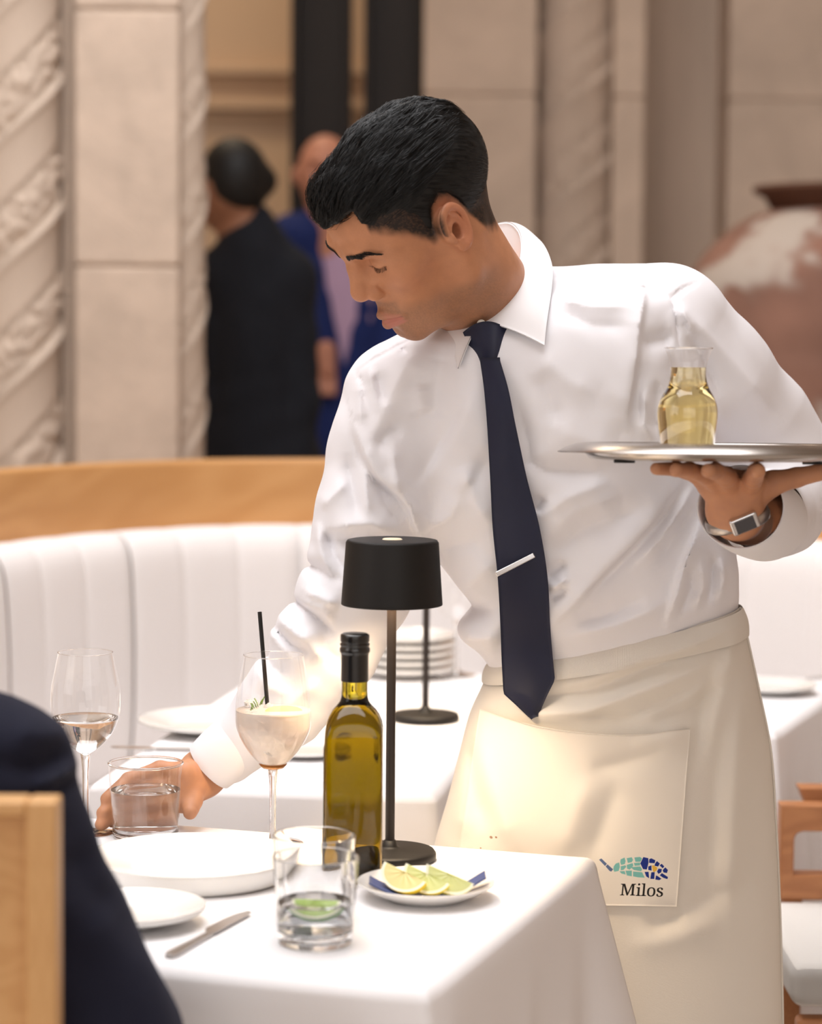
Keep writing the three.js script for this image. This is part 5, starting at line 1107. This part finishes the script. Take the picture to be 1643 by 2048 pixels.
// strands lying on the volume, combed back
const strands = (() => {
  const p = hairGeo.attributes.position, n = hairGeo.attributes.normal, N = p.count, pos = [], idx = [], nor = [];
  const q = V(), g = V(), t = V(), b = V();
  for (let s = 0; s < 9000; s++) {
    const i = Math.floor(rnd() * N); q.fromBufferAttribute(p, i); g.fromBufferAttribute(n, i);
    if (headField(q.x, q.y, q.z) < 0.0006 && rnd() < 0.7) continue;
    const top = smooth(0.05, 0.10, q.y + q.z * 0.25), frontal = smooth(0.05, 0.095, q.z) * top;
    const len = lerp(0.012, 0.055, top) * rr(0.7, 1.25), steps = 7, w0 = rr(0.00025, 0.0005) * lerp(0.6, 1, top), lift = top * rr(0, 0.0035) + frontal * rr(0, 0.004), wave = rr(0, 6.28), wig = rr(-0.7, 0.7);
    const ring = [];
    for (let k = 0; k <= steps; k++) {
      const f = k / steps; const e = 0.0012; const fx0 = hairField(q.x, q.y, q.z); g.set(hairField(q.x + e, q.y, q.z) - fx0, hairField(q.x, q.y + e, q.z) - fx0, hairField(q.x, q.y, q.z + e) - fx0).normalize();
      const c = V(q.x, q.y, q.z).addScaledVector(g, 0.0006 + lift * Math.sin(f * Math.PI * 0.8));
      const flow = top > 0.3 ? V(0.35 * Math.sign(q.x) * 0.3 + 0.5 * wig * frontal + 0.2 * Math.sin(wave + f * 3), 0.5 * frontal, -1) : V(0, -0.75, -0.75);
      t.copy(flow).addScaledVector(g, -flow.dot(g)).normalize(); b.crossVectors(g, t).normalize();
      const w = w0 * (1 - 0.85 * f * f); ring.push([c.clone(), g.clone(), b.clone(), w]);
      q.addScaledVector(t, len / steps).addScaledVector(g, -fx0 * 1.0);
    }
    const base = pos.length / 3;
    ring.forEach(([c, G, Bn, w]) => { for (const [a, h] of [[-1, 0], [0, 1.1], [1, 0]]) { pos.push(c.x + Bn.x * a * w + G.x * h * w, c.y + Bn.y * a * w + G.y * h * w, c.z + Bn.z * a * w + G.z * h * w); const nn = Bn.clone().multiplyScalar(a * 0.8).addScaledVector(G, 0.7).normalize(); nor.push(nn.x, nn.y, nn.z); } });
    for (let k = 0; k < steps; k++) for (let a = 0; a < 2; a++) { const A = base + k * 3 + a, B2 = A + 1, C = A + 3, D = A + 4; idx.push(A, C, B2, B2, C, D); }
  }
  const o = new THREE.BufferGeometry(); o.setAttribute('position', new THREE.Float32BufferAttribute(pos, 3)); o.setAttribute('normal', new THREE.Float32BufferAttribute(nor, 3)); o.setIndex(idx); return o;
})();
hairGeo.deleteAttribute('uv');
const hairMat = phys({ color: 0x060505, roughness: 0.36, specularIntensity: 0.55, side: THREE.DoubleSide });
const hair = wpart('hair', hairGeo.applyMatrix4(headM), std(0x070605, 0.7), waiter, 'short glossy black hair combed back');
part('hair_strands', geoTo(strands.applyMatrix4(headM)), hairMat, hair);
// eyebrows and lashes
const browGeo = (() => {
  const gs = [];
  for (const s of [-1, 1]) for (let i = 0; i < 330; i++) {
    const f = rnd(), thick = 0.0042 * Math.pow(Math.sin(Math.PI * clamp(f * 0.86 + 0.12, 0, 1)), 0.7), yy = lerp(0.0335, 0.0425, Math.sin(f * 1.9)) + rr(-0.5, 0.5) * thick * 1.6 - 0.008 * smooth(0.75, 1, f), xx = lerp(0.0095, 0.052, f);
    let z = 0.11; for (let k = 0; k < 60 && headField(xx, yy, z) > 0.0003; k++) z -= Math.max(0.0004, headField(xx, yy, z) * 0.8);
    const a = V(s * xx, yy, z + 0.0002), bdir = V(s * lerp(0.35, 1, smooth(0, 0.35, f)), lerp(0.9, -0.15, smooth(0, 0.55, f)), -0.35 * f), b = a.clone().addScaledVector(bdir.normalize(), rr(0.004, 0.007)); b.z += 0.0004 + 0.0; 
    gs.push(new THREE.TubeGeometry(new THREE.LineCurve3(a, b), 1, 0.00028, 3, false));
  }
  for (const s of [-1, 1]) for (let i = 0; i < 24; i++) {
    const u = lerp(-0.95, 1.0, i / 23), xx = 0.0295 + u * 0.0145, y0 = 0.0032 + 0.0068 * (1 - 0.25 * (1 - u * u)) + 0.002 * u * u + 0.0008; let z = 0.11; for (let k = 0; k < 70 && headField(xx, y0, z) > 0.0002; k++) z -= Math.max(0.0003, headField(xx, y0, z) * 0.8);
    const a = V(s * xx, y0, z), b = a.clone().add(V(s * u * 0.0025, -0.0026 - rr(0, 0.0016), 0.0042 * (1 - 0.4 * Math.abs(u)))); gs.push(new THREE.TubeGeometry(new THREE.LineCurve3(a, b), 1, 0.00026, 3, false));
  }
  return mergeGeometries(gs);
})();
wpart('eyebrows_and_lashes', browGeo.applyMatrix4(headM), std(0x0c0806, 0.7), waiter);
// ---- cuffs and watch
function cuff(open, axis, R, len, flat = 1, up = V(0, 1, 0)) { // axis: from the opening back along the sleeve
  const z = axis.clone().normalize(), x = up.clone().cross(z).normalize(), y = z.clone().cross(x);
  const pt = (th, s, r) => open.clone().addScaledVector(z, s).addScaledVector(x, Math.cos(th) * r).addScaledVector(y, Math.sin(th) * r * flat);
  return gridGeo(56, 13, (u, v) => { const k = Math.round(v * 13), th = u * 2 * Math.PI; const r0 = R * (1 + 0.03 * Math.sin(th * 2 + 1)); if (k < 6) return pt(th, len * (0.85 - k * 0.16), r0 - 0.003); if (k === 6) return pt(th, 0.0, r0 - 0.0018); if (k === 7) return pt(th, 0.0, r0); return pt(th, len * (k - 7) / 6, r0 + 0.002 * Math.sin((k - 7) / 6 * 3)); }, true);
}
const cuffMat = phys({ color: 0xf1eff2, roughness: 0.7, sheen: 0.3, sheenRoughness: 0.5, side: THREE.DoubleSide });
addTo('cuff', cuff(P(419, 1533, 2.885), armR[5][0].clone().sub(armR[6][0]), 0.0345, 0.055), cuffMat);
addTo('cuff', cuff(P(1480, 1014, 2.65), V(0.30, -0.16, -0.60), 0.0485, 0.085, 0.98), cuffMat);
{ // wrist watch
  const c = P(1490, 1042, 2.627), ax = V(-0.25, 0.75, 0.1).normalize();
  const ring = new THREE.TorusGeometry(0.0295, 0.0032, 8, 48); ring.scale(1.12, 0.95, 2.2); ring.applyQuaternion(new THREE.Quaternion().setFromUnitVectors(V(0, 0, 1), V(-0.30, 0.93, 0.2).normalize())); const wc = P(1474, 1038, 2.654); ring.translate(wc.x, wc.y, wc.z);
  const strap = wpart('wristwatch', ring, M.steelSoft, waiter, 'steel wristwatch under the cuff');
  const dl = P(1488, 1046, 2.621), nd = V(0.15, -0.45, 0.88).normalize(); const cs = rbox(0.031, 0.021, 0.008, 0.003, 3); const q = new THREE.Quaternion().setFromUnitVectors(V(0, 0, 1), nd).multiply(new THREE.Quaternion().setFromAxisAngle(V(0, 0, 1), 0.42)); cs.applyQuaternion(q); cs.translate(dl.x, dl.y, dl.z); part('watch_case', geoTo(cs), M.chrome, strap);
  const gl = rbox(0.022, 0.016, 0.002, 0.0008, 2); gl.translate(0, 0, 0.0042); gl.applyQuaternion(q); gl.translate(dl.x, dl.y, dl.z); part('watch_glass', geoTo(gl), phys({ color: 0x2a2a33, roughness: 0.05, clearcoat: 1 }), strap);
}
// ------------------------------------------------------------------ tray and carafe
{
  const o = thing('serving_tray', trayC, 'round steel tray balanced on the waiter\'s raised palm', 'tray'); o.rotation.x = trayTilt;
  const R = trayR, K = trayR / 0.23;
  part('tray_body', lathe([[0.0001, -0.0135], [R - 0.052, -0.0135], [R - 0.044, -0.0115], [R - 0.035, -0.0015], [R - 0.028, 0.0], [R - 0.018, -0.0015], [R - 0.008, -0.0055], [R, -0.0098], [R, -0.0108], [R - 0.009, -0.0068], [R - 0.019, -0.003], [R - 0.026, -0.0045], [R - 0.030, -0.0125], [R - 0.035, -0.0172], [R - 0.044, -0.0185], [0.0001, -0.0185]], 128), std(0xb9b2ac, 0.24, { metalness: 1 }), o);
  for (let i = 0; i < 3; i++) { const g = lathe([[0.0001, -0.0212], [0.011, -0.0212], [0.0115, -0.0185], [0.0001, -0.0185]], 24); const a = 2.6 + i * 2.1; g.translate(Math.cos(a) * 0.115, 0, Math.sin(a) * 0.115); part('rubber_foot', g, M.black, o); }
}
{
  const c = P(1373, 884, 2.632), o = thing('carafe', V(c.x, trayC.y - 0.0133 - (c.z - trayC.z) * Math.tan(trayTilt), c.z), 'small glass carafe of pale white wine on the tray', 'carafe');
  const y0 = 0.0; const prof = [[0.0282, 0.002], [0.0295, 0.012], [0.0318, 0.03], [0.0330, 0.043], [0.0322, 0.053], [0.0285, 0.063], [0.0235, 0.072], [0.0205, 0.082], [0.0196, 0.092], [0.0205, 0.101], [0.0228, 0.108], [0.0256, 0.115]];
  const pc = new THREE.SplineCurve(prof.map(p => new THREE.Vector2(p[0], p[1]))).getPoints(60).map(p => [p.x, p.y]);
part('glass_wall', lathe([[0.0001, 0.0005], [0.026, 0], ...pc], 96), M.glassThin, o);
  const lip = new THREE.TorusGeometry(0.0256, 0.0008, 10, 72); lip.rotateX(Math.PI / 2); lip.translate(0, 0.115, 0); part('rim', lip, M.glass, o);
  const lv = 0.0945; const w = pc.filter(p => p[1] < lv && p[1] > 0.0045).map(([r, y]) => [r - 0.0009, y]);
  part('wine', lathe([[0.0001, 0.0026], [0.025, 0.003], ...w, [w[w.length - 1][0], lv], [0.0001, lv]], 80), phys({ color: 0xffffff, roughness: 0, transmission: 1, thickness: 0.05, ior: 1.34, attenuationColor: new THREE.Color(0.93, 0.78, 0.36), attenuationDistance: 0.055 }), o, 'pale yellow wine');
}

// ------------------------------------------------------------------ the guest at the table, seen from behind
{
  const D = 2.09, s0 = P(5, 1562, D);
  const o = thing('person', V(P(-230, 1800, D).x, 0, -D), 'seated guest in a navy jacket seen from behind at the table corner', 'person');
  const A = P(-28, 1562, D), B = P(222, 2075, D - 0.01), E = P(40, 2240, D + 0.03), N = P(-270, 1530, D + 0.02), S2 = P(-540, 1570, D), C1 = P(-250, 1700, D + 0.01), C2 = P(-250, 2250, D - 0.02);
  const folds = foldSet([[-9, 14, [-30, 1520], [60, 1545], [130, 1530]], [-8, 10, [40, 1600], [110, 1590], [170, 1572]], [8, 12, [60, 1575], [120, 1560], [165, 1545]], [6, 16, [20, 1460], [80, 1480], [130, 1480]], [-6, 18, [120, 1700], [160, 1780], [220, 1850]], [9, 10, [290, 1890], [325, 1876], [345, 1868]], [-6, 10, [270, 1920], [320, 1912], [345, 1905]], [5, 20, [60, 1650], [100, 1760], [150, 1860]]], D - 0.06);
  const jf = (x, y, z) => {
    let d = cap(x, y, z, A, B, 0.068, 0.060); d = smin(d, sph(x, y, z, A.x, A.y, A.z, 0.070), 0.02);
    d = smin(d, cap(x, y, z, B, E, 0.058, 0.042), 0.02);
    d = smin(d, cap(x, y, z, A, N, 0.066, 0.064), 0.03); d = smin(d, cap(x, y, z, S2, N, 0.068, 0.062), 0.04);
    d = smin(d, cap(x, y, z, S2, P(-760, 2090, D + 0.02), 0.066, 0.055), 0.02);
    const t = clamp((y - C2.y) / (C1.y - C2.y), 0, 1.15); d = smin(d, ell(x, y, z, C1.x, lerp(C2.y, C1.y, 0.55), C1.z, 0.18, 0.235, 0.115), 0.04);
    d = smax(d, 0.46 - y, 0.02);
    return (d - (Math.abs(d) < 0.05 ? folds(x, y) * smooth(-2.12, -2.06, z) + 0.003 * simplex(x * 12, y * 12, z * 12) : 0)) * 0.85;
  };
  const jg = meshField(jf, V(-0.72, 0.42, -2.36), V(-0.10, 1.14, -1.86), 0.0075);
  // body below the jacket: head, neck, hands and legs in one
  const hc = P(-285, 1130, D + 0.0), bf = (x, y, z) => {
    let d = ell(x, y, z, hc.x, hc.y, hc.z, 0.076, 0.115, 0.098); d = smin(d, cap(x, y, z, hc, N, 0.05, 0.055), 0.03);
    d = smin(d, ell(x, y, z, hc.x + 0.01, hc.y - 0.05, hc.z - 0.05, 0.05, 0.06, 0.06), 0.03);
    d = smin(d, ell(x, y, z, hc.x + 0.012, hc.y - 0.02, hc.z - 0.105, 0.012, 0.02, 0.016), 0.01);
    for (const s of [-1, 1]) d = smin(d, ell(x, y, z, hc.x + s * 0.08, hc.y - 0.01, hc.z, 0.01, 0.03, 0.018), 0.006);
    d = smin(d, ell(x, y, z, C1.x, 0.72, C1.z, 0.15, 0.32, 0.09), 0.03);
    const h0 = E, h1 = E.clone().add(V(-0.065, -0.01, -0.02)); d = smin(d, cap(x, y, z, h0, h1, 0.026, 0.030), 0.01);
    for (let i = 0; i < 4; i++) { const a = h1.clone().add(V(-0.015, 0, -0.024 + i * 0.015)), b = a.clone().add(V(-0.05 - (i === 1 || i === 2 ? 0.012 : 0), -0.012, 0.004)); d = smin(d, cap(x, y, z, a, b, 0.009, 0.0075), 0.004); }
    { const a = h1.clone().add(V(0.01, 0.005, -0.025)), b = a.clone().add(V(-0.03, 0.004, -0.025)); d = smin(d, cap(x, y, z, a, b, 0.011, 0.009), 0.004); }
    return d;
  };
  const bg = meshField(bf, V(-0.72, 0.42, -2.44), V(-0.05, 1.32, -1.92), 0.009); paint(bg, () => SK);
  bg.deleteAttribute('uv'); wpart('body', bg, skinMat, o);
  wpart('jacket', jg, phys({ color: 0x0d1026, roughness: 0.95, sheen: 0.35, sheenColor: new THREE.Color(0.05, 0.06, 0.14), sheenRoughness: 0.7 }), o, 'dark navy wool jacket');
  const hg = meshField((x, y, z) => smax(ell(x, y, z, hc.x, hc.y + 0.012, hc.z + 0.006, 0.083, 0.117, 0.103) - 0.002 * simplex(x * 60, y * 30, z * 60), Math.max(-(z - hc.z) - 0.055 - (y - hc.y) * 0.2, hc.y - 0.055 - y), 0.012), V(hc.x - 0.11, hc.y - 0.12, hc.z - 0.14), V(hc.x + 0.11, hc.y + 0.15, hc.z + 0.14), 0.007);
  wpart('hair', hg, hairMat, o);
  // legs under the table
  const lf = (x, y, z) => { let d = 1e9; for (const s of [-1, 1]) { const hip = V(C1.x - 0.05 + s * 0.08, 0.455, -D - 0.02), kn = V(C1.x - 0.09 + s * 0.09, 0.45, -D - 0.40), an = V(C1.x - 0.09 + s * 0.09, 0.08, -D - 0.33); d = smin(d, cap(x, y, z, hip, kn, 0.070, 0.056), 0.015); d = smin(d, cap(x, y, z, kn, an, 0.06, 0.045), 0.02); } return d; };
  wpart('trousers', meshField(lf, V(C1.x - 0.38, 0.0, -2.62), V(C1.x + 0.25, 0.65, -1.95), 0.014), std(0x10131f, 0.9), o);
  for (const s of [-1, 1]) wpart('shoe', meshField((x, y, z) => smax(ell(x, y, z, C1.x - 0.09 + s * 0.09, 0.035, -D - 0.37, 0.045, 0.05, 0.13), -y, 0.004), V(C1.x - 0.09 + s * 0.09 - 0.07, -0.02, -2.64), V(C1.x - 0.09 + s * 0.09 + 0.07, 0.1, -2.28), 0.009), M.black, o);
  // ---- the guest's chair
  const Dc = 1.90, tr = P(119, 1596, Dc), W = 0.46, ch = thing('dining_chair', V(tr.x - W / 2, 0, -Dc), 'oak framed chair back nearest the camera behind the seated guest', 'chair');
  const yT = tr.y, x1 = W / 2, oakLit = std(0xffffff, 0.45, { map: tex(dataTex(256, 256, woodTexFn([206, 156, 100], [222, 176, 120])), 2, 2) });
  const bx = (n, w, h, d, x, y, z, m, r = 0.004) => { const g = rbox(w, h, d, r, 3); g.translate(x, y, z); return part(n, g, m, ch); };
  for (const s of [-1, 1]) bx('back_post', 0.024, yT, 0.034, s * (x1 - 0.012), yT / 2, 0, oakLit, 0.003);
  bx('top_rail', W - 0.048, 0.012, 0.034, 0, yT - 0.006, 0, oakLit, 0.003);
  bx('back_panel', W - 0.046, 0.44, 0.012, 0, yT - 0.012 - 0.22, -0.012, oakLit, 0.002);
  for (const s of [-1, 1]) bx('leg', 0.028, 0.42, 0.03, s * (x1 - 0.016), 0.21, -0.27, oakLit, 0.003);
  bx('seat', W - 0.01, 0.035, 0.31, 0, 0.435, -0.135, oakLit, 0.01);
}
// ------------------------------------------------------------------ two people far behind
function farPerson(D, label, cfg) {
  const k = D / FPX, o = thing('person', V(P(cfg.x, 700, D).x, 0, -D), label, 'person');
  const Z = (px, py, dz = 0) => { const p = P(px, py, D); p.z += dz; return p; };
  const head = Z(cfg.head[0], cfg.head[1]), hr = cfg.head[2] * k, neck = Z(cfg.neck[0], cfg.neck[1]), sl = Z(...cfg.sl), sr = Z(...cfg.sr), hip = V(o.position.x, 0.95, -D);
  const bf = (x, y, z) => {
    let d = ell(x, y, z, head.x, head.y, head.z, hr * 0.82, hr * 1.12, hr * 0.95);
    const f = cfg.face; d = smin(d, ell(x, y, z, head.x + f[0] * hr * 0.35, head.y - hr * 0.4, head.z + f[1] * hr * 0.35, hr * 0.6, hr * 0.72, hr * 0.6), 0.03);
    d = smin(d, ell(x, y, z, head.x + f[0] * hr * 0.98, head.y - hr * 0.2, head.z + f[1] * hr * 0.98, hr * 0.16, hr * 0.2, hr * 0.16), 0.015);
    for (const s of [-1, 1]) { const ex = head.x + f[0] * hr * 0.92 - f[1] * s * hr * 0.36, ez = head.z + f[1] * hr * 0.92 + f[0] * s * hr * 0.36; d = smax(d, -sph(x, y, z, ex, head.y + hr * 0.06, ez, hr * 0.17), 0.01); d = smin(d, ell(x, y, z, ex, head.y + hr * 0.3, ez, hr * 0.2, hr * 0.08, hr * 0.12), 0.01); }
    d = smax(d, -ell(x, y, z, head.x + f[0] * hr * 0.98, head.y - hr * 0.66, head.z + f[1] * hr * 0.98, hr * 0.28, hr * 0.05, hr * 0.2), 0.008);
    for (const s of [-1, 1]) d = smin(d, ell(x, y, z, head.x - f[1] * s * hr * 0.85, head.y - hr * 0.1, head.z + f[0] * s * hr * 0.85, hr * 0.16, hr * 0.28, hr * 0.16), 0.008);
    d = smin(d, cap(x, y, z, head, neck, hr * 0.5, hr * 0.55), 0.03); d = smin(d, cap(x, y, z, neck, hip, 0.08, 0.1), 0.05);
    for (const s of [-1, 1]) d = smin(d, cap(x, y, z, V(hip.x + s * 0.09, 0.92, hip.z), V(hip.x + s * 0.1, 0.05, hip.z), 0.075, 0.04), 0.03);
    if (cfg.hand) { const h = Z(cfg.hand[0], cfg.hand[1], 0.13); d = smin(d, cap(x, y, z, h, h.clone().add(V(0.005, -0.06, 0.01)), 0.03, 0.026), 0.01); for (let i = 0; i < 4; i++) { const a = h.clone().add(V(-0.022 + i * 0.015, -0.07, 0.01)); d = smin(d, cap(x, y, z, a, a.clone().add(V(0.004, -0.06, 0.015)), 0.009, 0.007), 0.004); } }
    return d;
  };
  const lo = V(Math.min(sl.x, head.x, hip.x) - 0.28, 0, -D - 0.32), hi = V(Math.max(sr.x, head.x, hip.x) + 0.28, head.y + hr * 1.5, -D + 0.36);
  const bg = meshField(bf, lo, hi, 0.008); bg.deleteAttribute('uv'); paint(bg, () => cfg.skin || SK); wpart('body', bg, skinMat, o);
  const jf = (x, y, z) => {
    let d = cap(x, y, z, sl, neck, 0.075, 0.06); d = smin(d, cap(x, y, z, sr, neck, 0.075, 0.06), 0.04);
    d = smin(d, ell(x, y, z, (sl.x + sr.x) / 2, 1.25, -D, Math.abs(sr.x - sl.x) / 2 + 0.03, 0.42, 0.13), 0.06); d = smin(d, ell(x, y, z, hip.x, 0.88, -D, 0.185, 0.3, 0.135), 0.08);
    d = smin(d, cap(x, y, z, sl, V(sl.x - 0.03, sl.y - 0.32, sl.z + 0.02), 0.072, 0.055), 0.03); d = smin(d, cap(x, y, z, V(sl.x - 0.03, sl.y - 0.32, sl.z + 0.02), V(sl.x + 0.02, sl.y - 0.58, sl.z + 0.06), 0.055, 0.04), 0.03);
    d = smin(d, cap(x, y, z, sr, V(sr.x + 0.03, sr.y - 0.32, sr.z + 0.02), 0.072, 0.055), 0.03); d = smin(d, cap(x, y, z, V(sr.x + 0.03, sr.y - 0.32, sr.z + 0.02), V(sr.x, sr.y - 0.58, sr.z + 0.06), 0.055, 0.04), 0.03);
    if (cfg.shirt) { const c = Z(...cfg.shirt), t = (y - c.y); d = smax(d, -Math.max(Math.abs(x - c.x) - 0.07 * smooth(-0.3, 0.12, t), -(z + D) + 0.03, -0.3 - t), 0.01); }
    return d - 0.004 * simplex(x * 9, y * 9, z * 9);
  };
  wpart('jacket', meshField(jf, V(lo.x, 0.55, lo.z), V(hi.x, head.y, hi.z), 0.014), cfg.coat, o);
  if (cfg.shirt) { const c = Z(...cfg.shirt); wpart('shirt', meshField((x, y, z) => smax(ell(x, y, z, c.x, 1.28, -D, 0.16, 0.42, 0.115), Math.abs(x - c.x) - 0.09, 0.01), V(c.x - 0.13, 0.85, -D - 0.14), V(c.x + 0.13, 1.72, -D + 0.14), 0.014), std(0xb99bb8, 0.8), o); }
  const hf = (x, y, z) => { const f = cfg.face; let d = ell(x, y, z, head.x - f[0] * hr * 0.16, head.y + hr * 0.16, head.z - f[1] * hr * 0.16, hr * 0.93, hr * 1.1, hr * 0.98); d = smax(d, (x - head.x) * f[0] + (z - head.z) * f[1] - hr * 0.36 - (y - head.y - hr * 0.45) * 0.5, 0.02); d = smax(d, head.y - hr * 0.75 - y, 0.03); if (cfg.bun) { const b = Z(...cfg.bun); d = smin(d, sph(x, y, z, b.x, b.y, b.z, cfg.bun[3] * k), 0.02); } return d; };
  if (cfg.hairCol) wpart('hair', meshField(hf, V(head.x - hr * 1.9, head.y - hr * 1.3, head.z - hr * 1.5), V(head.x + hr * 1.9, head.y + hr * 1.5, head.z + hr * 1.5), 0.010), std(cfg.hairCol, 0.6), o);
  const tf = (x, y, z) => { let d = 1e9; for (const s of [-1, 1]) d = smin(d, cap(x, y, z, V(hip.x + s * 0.09, 0.85, hip.z), V(hip.x + s * 0.1, 0.08, hip.z), 0.10, 0.065), 0.03); return d; };
  wpart('trousers', meshField(tf, V(hip.x - 0.25, 0, hip.z - 0.15), V(hip.x + 0.25, 1.0, hip.z + 0.15), 0.018), cfg.coat, o);
  for (const s of [-1, 1]) { const g = meshField((x, y, z) => smax(ell(x, y, z, hip.x + s * 0.1, 0.03, hip.z + 0.05, 0.045, 0.05, 0.13), -y, 0.004), V(hip.x + s * 0.1 - 0.07, -0.03, hip.z - 0.12), V(hip.x + s * 0.1 + 0.07, 0.1, hip.z + 0.22), 0.014); wpart('shoe', g, M.black, o); }
  return o;
}
farPerson(6.6, 'woman-styled figure with dark bun and black suit turned away behind the pier', { x: 520, head: [458, 372, 76], face: [-0.85, -0.5], neck: [500, 500], sl: [440, 560, 0], sr: [578, 560, 0], coat: phys({ color: 0x0a0f1a, roughness: 0.9 }), bun: [525, 362, 0, 30], hairCol: 0x090808, skin: [0.36, 0.17, 0.10] }).userData.label = 'person with a dark hair bun and black suit turned away behind the pier';
farPerson(7.5, 'person in a bright blue suit half hidden behind the waiter\'s head', { x: 690, head: [650, 345, 66], face: [0.1, 1], neck: [668, 440], sl: [588, 478, 0], sr: [765, 480, 0], coat: phys({ color: 0x10245e, roughness: 0.9 }), shirt: [690, 560, 0], hand: [655, 700], hairCol: null, skin: [0.52, 0.24, 0.16] });

renderer.render(scene, camera);
